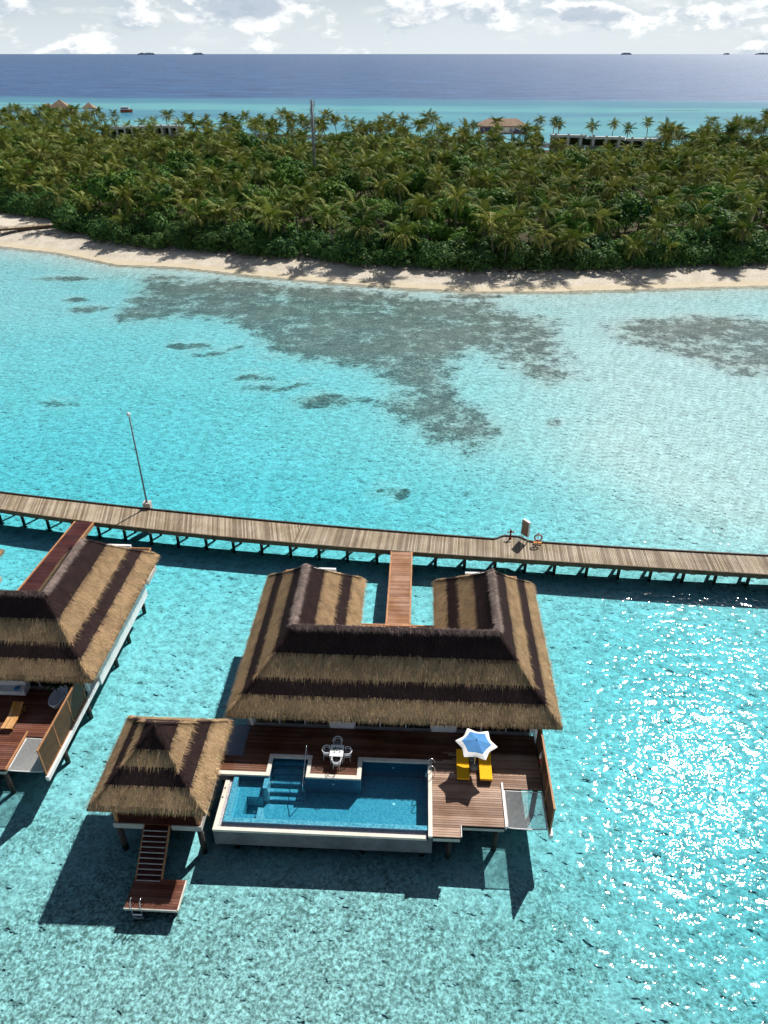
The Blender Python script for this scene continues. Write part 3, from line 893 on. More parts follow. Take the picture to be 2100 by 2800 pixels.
def villa(W, name, label, deck_label, left_cut, deckmat, panel):
    # ---- house: roof, walls, posts
    h = thing(name, W(0, 0, 0), VA, label, 'villa')
    u0, u1, w0, w1 = -0.15, 18.95, 0.48, 13.55
    hw = 3.55; ww = 2 * hw; gap = w0 + ww
    poly = [(u0, w0), (u1, w0), (u1, w1), (u1 - ww, w1), (u1 - ww, gap), (u0 + ww, gap), (u0 + ww, w1), (u0, w1)]
    mv = [(1, 1), (-1, 1), (-1, -1), (1, -1), (1, -1), (-1, -1), (-1, -1), (1, -1)]
    rl = (u0 + hw, w0 + hw); rr = (u1 - hw, w0 + hw); bl = (u0 + hw, w1 - hw); br_ = (u1 - hw, w1 - hw)
    rid = [(rl, rr, 'ridge'), (rl, bl, 'ridge2'), (rr, br_, 'ridge2')]
    hips = [((u0, w0), rl, 'hip'), ((u1, w0), rr, 'hip'), ((u0, w1), bl, 'hip'), ((u0 + ww, w1), bl, 'hip'), ((u1, w1), br_, 'hip'), ((u1 - ww, w1), br_, 'hip')]
    thatch_roof(h, poly, mv, hw, 4.12, 3.65, BANDS, 190, [(a, b, 'ridge', (0.125, 0.090, 0.082) if k == 0 else (0.30, 0.23, 0.20)) for k, (a, b, _) in enumerate(rid)] + hips, (0.185, 0.135, 0.120))  # sunlight painted into the paler wing crests, main crest kept darker
    # walls under the roof
    fl = MB().box(0.6, 17.45, 1.72, 7.0, 1.55, 1.96).box(0.6, 6.4, 7.0, 13.0, 1.55, 1.96).box(12.4, 17.45, 7.0, 13.0, 1.55, 1.96)
    fl.build('floor_slab', M['concrete'], h)
    for a, b in ((5.64, 7.09), (11.68, 13.13)):
        p_ = box('pillar', M['white'], h, a, b, 1.68, 1.98, 1.97, 4.25)
        box('wall_socket', M['black'], p_, (a + b) / 2 - 0.03, (a + b) / 2 + 0.03, 1.665, 1.678, 2.42, 2.50)
    for a in (0.95, 17.80):
        box('column', M['white'], h, a - 0.08, a + 0.08, 1.62, 1.78, 1.97, 4.2)
    for a, b in ((1.05, 5.64), (7.09, 11.68), (13.13, 17.55)):
        g_ = box('glass_door', M['glass'], h, a, b, 1.90, 1.94, 1.99, 4.25)
        k = 3
        for i in range(k + 1):
            x = a + (b - a) * i / k
            x = min(max(x, a + 0.035), b - 0.035)
            box('door_frame', M['white'], g_, x - 0.03, x + 0.03, 1.86, 1.895, 1.99, 4.2)
    box('wall', M['white'], h, 0.7, 0.86, 2.0, 12.9, 1.97, 4.3)
    box('wall', M['white'], h, 17.5, 17.66, 2.0, 12.9, 1.35, 4.3)
    box('wall', M['white'], h, 0.87, 6.3, 12.7, 12.86, 1.97, 4.2)
    box('wall', M['white'], h, 12.5, 17.49, 12.7, 12.86, 1.97, 4.2)
    box('wall', M['white'], h, 6.2, 6.35, 7.2, 12.69, 1.97, 4.2)
    box('wall', M['white'], h, 12.5, 12.65, 7.2, 12.69, 1.97, 4.2)
    box('wall', M['white'], h, 6.36, 12.49, 7.0, 7.15, 1.97, 4.2)
    box('wall', M['white'], h, 17.68, 18.05, 2.9, 12.1, 1.25, 2.75)
    # open-air shower courts behind the wings
    for a, b, c, d in ((2.55, 4.65, 1.0, 2.5), (14.2, 16.2, 16.3, 17.9)):
        box('shower_wall', M['white'], h, a, b, 14.95, 15.13, 1.4, 3.78)
        sc = thing('shower_screen'); sc.parent = h
        box('rail', M['frame_wood'], sc, c, d, 14.68, 14.76, 3.70, 3.78)
        box('rail', M['frame_wood'], sc, c, c + 0.07, 13.0, 14.675, 3.70, 3.78)
        box('rail', M['frame_wood'], sc, d - 0.07, d, 13.0, 14.675, 3.70, 3.78)
        n = 14
        for i in range(n):
            x = c + (d - c) * (i + 0.5) / n
            box('slat', M['frame_wood'], sc, x - 0.03, x + 0.03, 14.70, 14.74, 1.9, 3.695)
        box('court_floor', M['concrete'], h, c, b if c < a else d, 13.02, 14.94, 1.55, 1.93) if c < a else box('court_floor', M['concrete'], h, a, d, 13.02, 14.94, 1.55, 1.93)
    # porch rail and gate between the wings
    t = thing('porch'); t.parent = h
    box('floor', M['walk_wood'], t, 6.36, 12.49, 7.16, 11.15, 1.80, 1.965)
    for a, b in ((6.9, 8.5), (10.3, 11.9)):
        box('handrail', M['frame_wood'], t, a, b, 10.0, 10.09, 2.84, 2.90)
        for i in range(6):
            x = a + 0.08 + (b - a - 0.16) * i / 5
            box('baluster', M['black'], t, x - 0.02, x + 0.02, 10.02, 10.06, 1.97, 2.838)
        for z in (2.2, 2.42, 2.64):
            box('wire', M['steel'], t, a, b, 10.035, 10.045, z, z + 0.01)
    g = box('gate', M['walk_wood'], t, 8.62, 9.42, 9.92, 9.98, 1.98, 2.85)
    box('gate_rail', M['frame_wood'], g, 8.5, 10.36, 9.90, 10.12, 2.86, 2.93)
    box('gate_bar', M['dark_red'], g, 9.0, 9.03, 9.90, 9.918, 2.0, 2.85)
    box('entry_screen', M['frame_wood'], t, 9.5, 10.2, 9.30, 9.98, 1.98, 2.80)
    for x, y in ((17.4, 12.3), (17.4, 8.9), (17.4, 6.4), (17.4, 1.7), (17.4, -1.85), (12.7, 12.3), (6.0, 12.3), (1.0, 12.3), (1.0, 7.5), (9.4, 6.6), (1.0, 2.5)):
        pile(h, x, y, 1.55)
    # ---- terrace
    d = thing(name.replace('villa', 'deck'), W(0, 0, 0), VA, deck_label, 'deck')
    rects = [(11.70, 13.15, -5.15, -0.40), (13.16, 15.47, -4.48, -0.40), (15.48, 17.72, -2.05, -0.40)]
    if left_cut is None:
        rects += [(-0.25, 2.40, -1.66, -0.61), (0.86, 2.40, -0.60, -0.40), (4.89, 7.48, -1.64, -0.40), (0.86, 17.72, -0.395, 1.66)]
    else:
        rects += [(left_cut, 17.72, -0.395, 1.66), (left_cut, 11.69, -4.4, -0.40)]
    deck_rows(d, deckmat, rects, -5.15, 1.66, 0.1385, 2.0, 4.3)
    sub = MB()
    for a, b, c, e in rects: sub.box(a + 0.02, b - 0.02, c + 0.03, e - 0.002, 1.80, 1.955)
    sub.build('joist_frame', M['dark_under'], d)
    box('edge_beam', M['concrete'], d, 11.72, 13.12, -5.10, -4.90, 1.52, 1.795)
    box('edge_beam', M['concrete'], d, 13.2, 15.45, -4.44, -4.28, 1.58, 1.795)
    box('edge_beam', M['concrete'], d, 15.30, 15.45, -4.27, -2.0, 1.58, 1.795)
    box('edge_trim', M['rope'], d, 13.155, 13.20, -5.13, -4.485, 1.95, 2.05)
    box('edge_trim', M['canvas'] if left_cut is None else M['frame_wood'], d, 15.475, 15.575, -4.47, -1.75, 1.86, 2.07)
    for x, y in ((12.6, -4.7), (15.1, -4.1), (15.2, -1.5), (12.6, -1.0)):
        pile(d, x, y, 1.5, 0.14)
    fence(W, 'privacy_fence', 'brown slatted fence closing the sunlit side of the deck with the blue parasol' if left_cut is None else 'ochre slatted screen with three bays beside the left villa deck', panel)
    net(W, 'hammock_net', 'white rope net slung over the water beside the plank deck with yellow loungers' if left_cut is None else 'pale rope net beside the ochre slatted screen of the left villa')
    return h, d

villa(W1, 'overwater_villa', 'large striped thatched villa with two rear wings behind the pool terrace',
      'brown plank terrace around the pool below the big thatched roof', None, 'deck_wood', 'panel_wood')
villa(W2, 'overwater_villa', 'striped thatched villa cut off by the left edge of the picture',
      'dark plank terrace of the left villa with one bare wooden lounger', 10.2, 'platform_wood', 'panel_ochre')

# ------------------------------------------------------------------ walkways and jetty
LOX = [-60, -48, -33.9, -27.1, -12.66, 0, 7.41, 29.68, 45]
_pl = np.polyfit([-33.9, -27.1, -12.66, 0, 7.41, 29.68], [54.05, 52.77, 49.55, 48.05, 47.08, 44.65], 3)
_pu = np.polyfit([-35.2, -25.23, -20.82, -7.1, 0, 9.3, 30.76], [56.95, 54.97, 54.05, 51.7, 50.64, 49.39, 47.06], 3)
def jlo(x): return JK * float(np.polyval(_pl, x / JK))
def jup(x):
    v = JK * float(np.polyval(_pu, x / JK))
    return v
def jbump(x):
    return float(np.interp(x / JK, [9.25, 9.95, 11.3, 11.95], [0, 0.62, 0.62, 0]))
jt = thing('jetty', (0, 0, JZ), 0, 'long curving weathered grey plank jetty crossing the whole lagoon', 'jetty')
pit = 0.134
xj = -46.0; stuff = MB(); nj = 0
while xj < 40:
    sl_ = (jlo(xj + 0.1) - jlo(xj - 0.1)) / 0.2
    a = math.atan(sl_)
    # the board leans with the normal of the curve
    x0, y0 = xj, jlo(xj)
    L_ = (jup(xj) - jlo(xj)) * math.cos(a)
    nx, ny = -math.sin(a), math.cos(a)
    L_ += jbump(xj + nx * L_)
    cx, cy = x0 + nx * L_ / 2, y0 + ny * L_ / 2
    if -7.6 < xj < 32.6 and nj < 300:
        o = place('plank', plank_mesh('jetty_wood'), jt, (cx, cy, -0.02 + random.uniform(-0.004, 0.004)), (0, 0, a + math.pi / 2 + random.uniform(-0.004, 0.004)), (L_ + random.uniform(-0.02, 0.02), pit / math.cos(a) * 0 + pit - 0.014, 0.04))
        nj += 1
    else:
        e = Vector((nx, ny, 0)); q = Vector((cx, cy, -0.02))
        stuff.bar(q - e * L_ / 2, q + e * L_ / 2, pit - 0.014, 0.04)
    xj += pit * math.cos(a)
o = stuff.build('far_planks', M['jetty_wood_row'], jt); o['kind'] = 'stuff'
def strip(name, mat, parent, f, x0, x1, off0, off1, z0, z1, n=60):
    b = MB(); vs = []; fs = []
    for i in range(n + 1):
        x = x0 + (x1 - x0) * i / n
        vs += [(x, f(x) + off0, z0), (x, f(x) + off1, z0), (x, f(x) + off1, z1), (x, f(x) + off0, z1)]
    for i in range(n):
        k = 4 * i
        fs += [(k, k+4, k+5, k+1), (k+1, k+5, k+6, k+2), (k+2, k+6, k+7, k+3), (k+3, k+7, k+4, k)]
    fs += [(0, 1, 2, 3), (4*n + 3, 4*n + 2, 4*n + 1, 4*n)]
    return b.add(vs, fs).build(name, mat, parent)
strip('side_beam', M['jetty_beam'], jt, jlo, -46, 40, -0.07, 0.06, -0.42, -0.045)
strip('side_beam', M['jetty_beam'], jt, jup, -46, 40, -0.10, 0.02, -0.34, -0.045)
strip('edge_trim', M['jetty_beam'], jt, jlo, -46, 40, -0.10, -0.005, -0.04, 0.012)
strip('under_boards', M['dark_under'], jt, lambda x: (jlo(x) + jup(x)) / 2, -46, 40, -1.05, 1.05, -0.10, -0.06)
strip('kerb_rail', M['kerb'], jt, lambda x: jup(x) + jbump(x), -46, 40, -0.06, 0.06, 0.005, 0.12, 240)
PILX = [-41, -38.5, -35.0, -32.6, -30.1, -27.6, -25.18, -22.74, -20.31, -17.85, -15.3, -12.89, -10.41, -7.92, -5.47, -3.07, -0.6, 1.8, 4.26, 6.64, 9.11, 11.53, 13.88, 16.44, 18.95, 21.44, 23.98, 26.44, 28.95, 31.4, 34, 36.5]
pj = MB().tube([(0, 0, -4.2), (0, 0, -0.30)], 0.135, 12).mesh('pile', M['pile'], True)
cb = MB().box(-0.19, 0.19, 0.12, 2.45, -0.70, -0.425).mesh('crossbeam', M['concrete'])
for x in PILX:
    a = math.atan((jlo(x + .1) - jlo(x - .1)) / .2)
    x *= JK
    place('pile', pj, jt, (x, jlo(x) + 0.95, 0))
    place('pile', pj, jt, (x - math.sin(a) * 2.1, jlo(x) + 0.42 + 1.95, 0))
    place('crossbeam', cb, jt, (x + 0.34, jlo(x) + 0.05, 0), (0, 0, a))

def walkway(W, label, mat, trim, w0=11.18):
    # ends at the jetty side
    p = W(9.4, 20)
    w1 = w0
    for w in np.arange(w0, 30, 0.02):
        q = W(9.4, w)
        if q[1] > jlo(q[0]) - 0.14: w1 = w; break
    t = thing('walkway', W(9.4, w0, DZ), VA, label, 'walkway')
    t.rotation_euler = (math.atan2(JZ - DZ, w1 - w0), 0, VA)
    n = int((w1 - w0) / 0.1385)
    for i in range(n):
        plank(t, mat, 0, (i + 0.5) * (w1 - w0) / n, -0.001, 1.52, (w1 - w0) / n - 0.012)
    Lw = w1 - w0
    for s in (-1, 1):
        box('side_beam', M[trim], t, s * 0.83 - 0.065, s * 0.83 + 0.065, -0.02, Lw - 0.01, -0.30, 0.045)
    box('joist_frame', M['dark_under'], t, -0.75, 0.75, 0.02, Lw - 0.05, -0.16, -0.05)
    for y in (1.5, 5.2):
        for s in (-0.5, 0.5):
            MB().tube([(s, y, -4.2), (s, y, -0.31)], 0.13, 12).build('pile', M['pile'], t, True)
    return t
walkway(W1, 'orange brown walkway from the jetty between the two thatched wings', 'walk_wood', 'frame_wood')
walkway(W2, 'dark red plank walkway from the jetty to the left villa', 'red_wood', 'frame_wood')

# things on the jetty
t = thing('mast', (-20.95 * JK, 54.38 * JK, 0), 0, 'tall thin grey mast with a pale ball on top behind the jetty', 'mast')
MB().box(-0.32, 0.32, -0.26, 0.34, -2.0, 2.05).build('footing', M['concrete'], t)
MB().tube([(0, 0.04, 2.05), (0, 0.04, 10.5)], 0.085, 10, 0.055).build('pole', M['mast'], t, True)
MB().lathe([(0, 10.45), (0.10, 10.48), (0.15, 10.58), (0.15, 10.68), (0.09, 10.78), (0, 10.80)], n=14).build('ball', M['canvas'], t, True)
MB().lathe([(0.14, 2.05), (0.14, 2.12), (0.09, 2.16)], (0, 0.04, 0), 12).build('base_plate', M['mast'], t)

t = thing('fire_hydrant', (10.46 * JK, 49.5 * JK, JZ), 0, 'small dark red fire hydrant at the edge of the jetty', 'hydrant')
MB().lathe([(0.13, 0), (0.13, 0.05), (0.07, 0.07), (0.07, 0.62), (0.10, 0.66), (0.10, 0.78), (0.05, 0.86), (0, 0.88)], n=12).build('body', M['dark_red'], t, True)
for s in (-1, 1):
    MB().tube([(s * 0.05, 0, 0.66), (s * 0.22, 0, 0.70), (s * 0.25, 0, 0.58)], 0.055, 8).build('outlet', M['red'], t, True)

t = thing('notice_board', (11.52 * JK, 49.14 * JK, JZ), math.atan2(48.83 - 49.4, 11.7 - 11.32), 'tan notice board in a white frame on legs standing at the jetty', 'notice board')
box('panel', M['tan_board'], t, -0.36, 0.36, -0.06, 0.0, 0.62, 1.98)
box('cabinet', M['white'], t, -0.37, 0.37, 0.002, 0.20, 0.60, 2.02, 0.01)
for sx_ in (-0.33, 0.33):
    for sy_ in (0.03, 0.17):
        MB().tube([(sx_, sy_, 0), (sx_, sy_, 0.62)], 0.022, 8).build('leg', M['steel'], t, True)

t = thing('life_ring_stand', (12.56 * JK, 48.62 * JK, JZ), R(-6), 'faded red life ring on a low stand at the jetty edge', 'life ring')
tr = MB(); pts = [(0.30 * math.cos(2*math.pi*i/24), 0.0, 0.72 + 0.30 * math.sin(2*math.pi*i/24)) for i in range(25)]
tr.tube(pts, 0.065, 8).build('ring', M['salmon'], t, True)
MB().tube([(0, 0.08, 0), (0, 0.08, 1.12)], 0.035, 8).build('post', M['canvas'], t, True)
box('base_arm', M['orange'], t, -0.34, 0.34, 0.02, 0.14, 0.10, 0.20)
box('bracket', M['dark_red'], t, -0.05, 0.05, 0.05, 0.11, 0.96, 1.12)

# ------------------------------------------------------------------ pool (main villa frame)
pl = thing('swimming_pool', W1(0, 0, 0), VA, 'blue tiled infinity pool with cream coping on the terrace', 'pool')
def cop(a, b, c, d): return box('coping', M['coping'], pl, a, b, c, d, 1.90, 2.035, 0.008)
cop(-0.25, 2.405, -1.90, -1.67); cop(2.41, 2.64, -1.90, -0.405); cop(2.645, 4.87, -0.63, -0.405); cop(4.655, 4.87, -1.65, -0.635)
cop(4.655, 7.49, -1.90, -1.655); cop(7.495, 7.74, -1.90, -0.405); cop(7.745, 11.69, -0.63, -0.405); cop(11.47, 11.69, -2.9, -0.635); cop(11.47, 11.69, -5.18, -2.905)
ba = thing('basin'); ba.parent = pl
B0 = 0.72
box('floor', M['tile'], ba, 0.93, 11.47, -4.50, -0.64, B0 - 0.25, B0)
box('wall', M['tile_dark'], ba, 0.94, 2.64, -1.90, -1.68, B0, 1.895)
box('wall', M['tile_dark'], ba, 2.42, 2.635, -1.675, -0.41, B0, 1.895)
box('wall', M['tile_dark'], ba, 2.64, 4.86, -0.625, -0.41, B0, 1.895)
box('wall', M['tile_dark'], ba, 4.66, 7.735, -1.895, -1.66, B0, 1.895)
box('wall', M['tile_dark'], ba, 4.66, 4.865, -1.655, -0.63, B0, 1.895)
box('wall', M['tile_dark'], ba, 7.50, 7.735, -1.655, -0.41, B0, 1.895)
box('wall', M['tile_dark'], ba, 7.74, 11.68, -0.625, -0.41, B0, 1.895)
box('wall', M['tile_dark'], ba, 11.475, 11.68, -5.1, -0.63, B0, 1.895)
box('overflow_wall', M['tile_top'], ba, 0.68, 0.93, -4.75, -1.95, 1.2, 1.915)
box('overflow_wall', M['tile_top'], ba, 0.932, 11.47, -4.75, -4.50, 1.2, 1.915)
box('overflow_face', M['tile_dark'], ba, 0.70, 11.46, -4.768, -4.752, 1.2, 1.90)
for i, (a, b, z) in enumerate(((-0.98, -0.635, 1.70), (-1.40, -0.985, 1.50), (-1.84, -1.405, 1.29), (-2.25, -1.845, 1.08), (-2.62, -2.255, 0.90))):
    st_ = box('step', M['tile'], pl, 2.66 if b > -1.9 else 2.68, 4.65, a, b, B0 + 0.003, z)
    box('nosing', M['tile_dark'], st_, 2.67 if b > -1.9 else 2.69, 4.64, a - 0.004, a + 0.06, z - 0.10, z + 0.004)
jz = thing('spa_tub'); jz.parent = pl
box('wall', M['tile_top'], jz, 2.38, 2.65, -2.62, -1.91, B0 + 0.002, 1.91)
box('wall', M['tile_top'], jz, 2.38, 2.65, -4.49, -3.84, B0 + 0.002, 1.91)
box('bench', M['tile'], jz, 0.94, 2.375, -2.90, -1.91, B0 + 0.002, 1.50)
box('bench', M['tile'], jz, 0.94, 1.54, -3.98, -2.905, B0 + 0.002, 1.50)
box('bench', M['tile'], jz, 0.94, 2.375, -4.49, -3.985, B0 + 0.002, 1.50)
for x in (1.62, 1.82, 2.05):
    MB().tube([(x, -2.915, 1.35), (x, -2.903, 1.35)], 0.035, 10).build('jet', M['white'], jz)
for x, y in ((9.6, -2.45), (1.95, -3.3)):
    MB().lathe([(0.085, B0 + 0.002), (0.085, B0 + 0.02), (0, B0 + 0.03)], (x, y, 0), 16).build('pool_light', M['white_gloss'], pl)
for x, y in ((6.2, -1.905), (9.5, -0.632)):
    MB().tube([(x, y + 0.004, 1.5), (x, y - 0.012, 1.5)], 0.07, 14).build('pool_light', M['tub'], pl)
w = MB()
w.add([(0.69, -4.74, 0), (11.468, -4.74, 0), (11.468, -1.902, 0), (0.69, -1.902, 0)], [(0, 1, 2, 3)])
w.add([(2.642, -1.902, 0), (4.653, -1.902, 0), (4.653, -0.632, 0), (2.642, -0.632, 0)], [(0, 1, 2, 3)])
w.add([(7.742, -1.902, 0), (11.468, -1.902, 0), (11.468, -0.632, 0), (7.742, -0.632, 0)], [(0, 1, 2, 3)])
w.build('water', M['poolwater'], pl, loc=(0, 0, 1.93))
tr = thing('overflow_trough'); tr.parent = pl
box('gravel_bed', M['gravel'], tr, 0.44, 11.45, -4.95, -4.77, 0.6, 1.71)
box('gravel_bed', M['gravel'], tr, 0.44, 0.678, -4.768, -2.0, 0.6, 1.70)
box('outer_coping', M['coping'], tr, 0.20, 11.40, -5.15, -4.952, 1.60, 1.76, 0.008)
box('outer_coping', M['coping'], tr, 0.20, 0.438, -4.948, -2.02, 1.60, 1.76, 0.008)
box('outer_wall', M['grey_conc'], tr, 0.215, 11.685, -5.14, -4.96, 0.52, 1.598)
box('outer_wall', M['grey_conc'], tr, 0.215, 0.43, -4.955, -1.92, 0.52, 1.598)
box('outer_wall', M['grey_conc'], tr, 11.478, 11.685, -5.14, -4.955, 1.60, 1.895)
box('underside', M['grey_conc'], tr, 0.22, 11.68, -4.955, -0.42, 0.30, 0.468)
box('deck_edge_wall', M['grey_conc'], pl, -0.25, 0.93, -1.88, -1.70, 1.45, 1.895)
for x in (1.2, 4.6, 8.0, 11.2):
    for y in (-4.6, -1.2): pile(pl, x, y, 0.30, 0.16)
for y in (-2.6, -3.2):
    MB().lathe([(0.045, 0), (0.045, 0.03), (0.02, 0.05), (0, 0.05)], (0.30, y, 1.762), 10).build('lamp', M['steel'], tr)

t = thing('pool_handrail', W1(4.58, -0.40, 2.035), VA, 'slim steel handrail running down into the pool steps', 'handrail')
MB().tube([(0, 0, 0), (0, 0, 0.82), (0.0, -0.06, 0.90), (0.0, -0.16, 0.88), (0.0, -1.98, 0.10), (0, -2.06, 0.02), (0, -2.08, -0.10), (0, -2.08, -1.12)], 0.024, 8).build('rail', M['steel'], t, True)
MB().lathe([(0.06, 0), (0.06, 0.02), (0.03, 0.03)], n=12).build('flange', M['steel'], t)

def ladder_rails(t, xs_, mat, loop, depth, steps, sy=1.0):
    for x in xs_:
        pts = [(x, 0.30 * sy, 0.0), (x, 0.30 * sy, loop * 0.72), (x, 0.22 * sy, loop * 0.94), (x, 0.10 * sy, loop), (x, 0.0, loop * 0.93), (x, -0.07 * sy, loop * 0.7), (x, -0.10 * sy, 0.0), (x, -0.10 * sy, -depth)]
        MB().tube(pts, 0.021, 8).build('rail', mat, t, True)
    for i in range(steps):
        z = -0.22 - i * 0.26
        box('tread', mat, t, xs_[0], xs_[1], -0.15 * sy - 0.04, -0.15 * sy + 0.04, z - 0.015, z + 0.015)
t = thing('pool_ladder', W1(11.53, -1.15, 2.036), VA + R(-90), 'steel pool ladder on the coping near the yellow loungers', 'ladder')
ladder_rails(t, (-0.24, 0.24), M['steel'], 0.72, 0.95, 3)

# ------------------------------------------------------------------ pavilion, stairs, swim platform
pv = thing('thatched_pavilion', W1(-2.74, -2.76, 0), VA, 'small square pavilion with a pyramid striped thatch beside the pool', 'pavilion')
hp = 3.02
thatch_roof(pv, [(-hp, -hp), (hp, -hp), (hp, hp), (-hp, hp)], [(1, 1), (-1, 1), (-1, -1), (1, -1)], hp, 4.0, 2.95, (0.29, 0.49, 0.71), 220,
            [((-hp, -hp), (0, 0), 'hip'), ((hp, -hp), (0, 0), 'hip'), ((hp, hp), (0, 0), 'hip'), ((-hp, hp), (0, 0), 'hip')], (0.1, 0.07, 0.06))
box('floor', M['platform_wood'], pv, -2.2, 2.32, -2.38, 2.45, 1.86, 2.0)
for a, b, c, d in ((-2.22, -0.62, -2.44, -2.385), (0.82, 2.34, -2.44, -2.385), (-2.28, -2.225, -2.44, 2.45), (2.345, 2.40, -2.44, 2.45)):
    box('edge_beam', M['concrete'], pv, a, b, c, d, 1.62, 1.995)
for x in (-2.1, 2.22):
    for y in (-2.25, 2.3):
        box('post', M['frame_wood'], pv, x - 0.08, x + 0.08, y - 0.08, y + 0.08, 2.0, 3.9)
        MB().tube([(x, y, -2.2), (x, y, 1.62)], 0.16, 12).build('pile', M['pile'], pv, True)
box('bench', M['panel_wood'], pv, -2.0, 2.1, 1.6, 2.35, 2.01, 2.42)
box('cushion', M['canvas'], pv, -1.9, 2.0, 1.65, 2.3, 2.425, 2.55, 0.03)
box('lattice_wall', M['panel_wood'], pv, 2.24, 2.30, -2.1, 2.15, 2.01, 2.9)
box('link_deck', M['platform_wood'], pv, 2.41, 2.60, 0.95, 2.45, 1.87, 1.995)

s = thing('staircase', W1(-2.69, -5.2, 0), VA, 'steep open stair from the pavilion down to the swim platform', 'stairs')
ns = 10
for i in range(ns):
    z = 1.90 - 1.32 * i / (ns - 1); y = -0.08 - 1.90 * i / (ns - 1)
    tr_ = box('tread', M['red_wood'], s, -0.62, 0.62, y - 0.15, y + 0.13, z - 0.04, z)  # darker wood on the treads stands in for the roof's shade
    box('nosing', M['concrete'], tr_, -0.622, 0.622, y - 0.185, y - 0.152, z - 0.045, z + 0.008)
for x in (-0.66, 0.66):
    MB().add([(x - 0.03, 0.05, 1.74), (x + 0.03, 0.05, 1.74), (x + 0.03, 0.05, 1.96), (x - 0.03, 0.05, 1.96),
              (x - 0.03, -2.06, 0.36), (x + 0.03, -2.06, 0.36), (x + 0.03, -2.06, 0.60), (x - 0.03, -2.06, 0.60)],
             [(0, 3, 2, 1), (4, 5, 6, 7), (0, 1, 5, 4), (1, 2, 6, 5), (2, 3, 7, 6), (3, 0, 4, 7)]).build('stringer', M['frame_wood'], s)
f = thing('swim_platform', W1(-2.13, -7.95, 0), VA, 'low red brown swim platform at the foot of the stair', 'platform')
for i in range(11):
    plank(f, 'platform_wood', 0, -0.77 + (i + 0.5) * 1.53 / 11, 0.5, 2.64, 1.53 / 11 - 0.008)
box('joist_frame', M['dark_under'], f, -1.28, 1.28, -0.74, 0.72, 0.28, 0.46)
box('fascia', M['concrete'], f, -1.33, 1.33, -0.83, -0.775, 0.36, 0.505)
box('fascia', M['coping'], f, 1.325, 1.375, -0.772, 0.76, 0.34, 0.505)
for x in (-1.0, 1.0):
    for y in (-0.5, 0.5):
        MB().tube([(x, y, -2.0), (x, y, 0.28)], 0.14, 12).build('pile', M['pile'], f, True)
t = thing('swim_ladder', W1(-2.76, -8.78, 0.505), VA, 'shiny steel ladder hanging off the swim platform', 'ladder')
ladder_rails(t, (-0.24, 0.24), M['steel'], 0.72, 1.25, 4)

box_o = box('stone_slab', M['stone_mat'], None, -0.22, 0.84, -0.58, 1.66, -0.14, 0.0)
box_o.location = W1(0, 0, 1.995); box_o.rotation_euler = (0, 0, VA)
tag(box_o, 'blue grey stone slab in the shaded corner of the terrace', 'slab')

# ------------------------------------------------------------------ terrace furniture
FZ = 2.002
t = thing('dining_table', W1(6.30, -0.58, FZ), VA, 'white square dining table between four white chairs', 'table')
box('table_top', M['white_gloss'], t, -0.38, 0.38, -0.40, 0.40, 0.70, 0.735, 0.006)
for x in (-0.33, 0.33):
    for y in (-0.35, 0.35):
        MB().tube([(x, y, 0), (x, y, 0.70)], 0.02, 8).build('leg', M['white_gloss'], t, True)
t = thing('leaf_centrepiece', W1(6.32, -0.52, FZ + 0.736), VA, 'sprig of green leaves lying on the white table', 'plant')
lf = MB()
for k in range(9):
    a = R(-10 + k * 26); L_ = 0.17 + 0.05 * (k % 3)
    p = Vector((0.20 * math.cos(a) * 0.4, 0.03 * (k % 2), 0.02)); q = p + Vector((L_ * math.cos(a), L_ * 0.55 * math.sin(a), 0.05)); n_ = Vector((-math.sin(a), math.cos(a), 0)) * 0.035
    lf.add([p, (p + q) / 2 + n_, q, (p + q) / 2 - n_], [(0, 1, 2, 3)])
lf.build('leaves', M['leaf'], t)
MB().lathe([(0.05, 0), (0.06, 0.03), (0.035, 0.04), (0, 0.04)], n=12).build('bowl', M['glass_green'], t)
for k, (x, y) in enumerate(((-0.12, -0.16), (0.18, -0.12))):
    g = MB().lathe([(0.028, 0), (0.035, 0.10), (0.03, 0.10), (0.024, 0.01), (0, 0.01)], n=12).build('drinking_glass', M['glass_green'], None, True)
    g.location = W1(6.32 + x, -0.52 + y, FZ + 0.736)
    tag(g, ['small drinking glass left of the leaf sprig on the table', 'small drinking glass right of the leaf sprig on the table'][k], 'glass')
def make_chair(label):
    c = thing('dining_chair', (0, 0, 0), 0, label, 'chair', 'white chairs around the square table')
    MB().lathe([(0, 0.42), (0.21, 0.42), (0.225, 0.44), (0.21, 0.465), (0, 0.475)], n=18).build('seat_cushion', M['grey_cushion'], c, True)
    MB().lathe([(0.20, 0.385), (0.235, 0.395), (0.235, 0.418), (0.20, 0.418)], n=18).build('seat_ring', M['white_gloss'], c, True)
    for zz, rr in ((0.73, 0.27), (0.60, 0.25)):
        pts = [(rr * math.cos(R(a)), rr * math.sin(R(a)), zz - (0.0 if -20 < a < 200 else 0.03)) for a in range(-30, 211, 15)]
        MB().tube(pts, 0.021 if zz > 0.7 else 0.016, 8).build('back_hoop', M['white_gloss'], c, True)
    for a in (45, 135, 225, 315):
        ca, sa = math.cos(R(a)), math.sin(R(a))
        top = 0.72 if a < 180 else 0.40
        pts = [(0.27 * ca, 0.27 * sa, 0), (0.22 * ca, 0.22 * sa, 0.40)] + ([(0.262 * ca, 0.262 * sa, 0.72)] if a < 180 else [])
        MB().tube(pts, 0.018, 8).build('leg', M['white_gloss'], c, True)
    for s_ in (-1, 1):
        MB().tube([(s_ * 0.235, -0.13, 0.70), (s_ * 0.20, -0.10, 0.40)], 0.016, 8).build('arm_post', M['white_gloss'], c, True)
    return c
ch = make_chair('white chair with a grey seat on the shaded house side of the table')
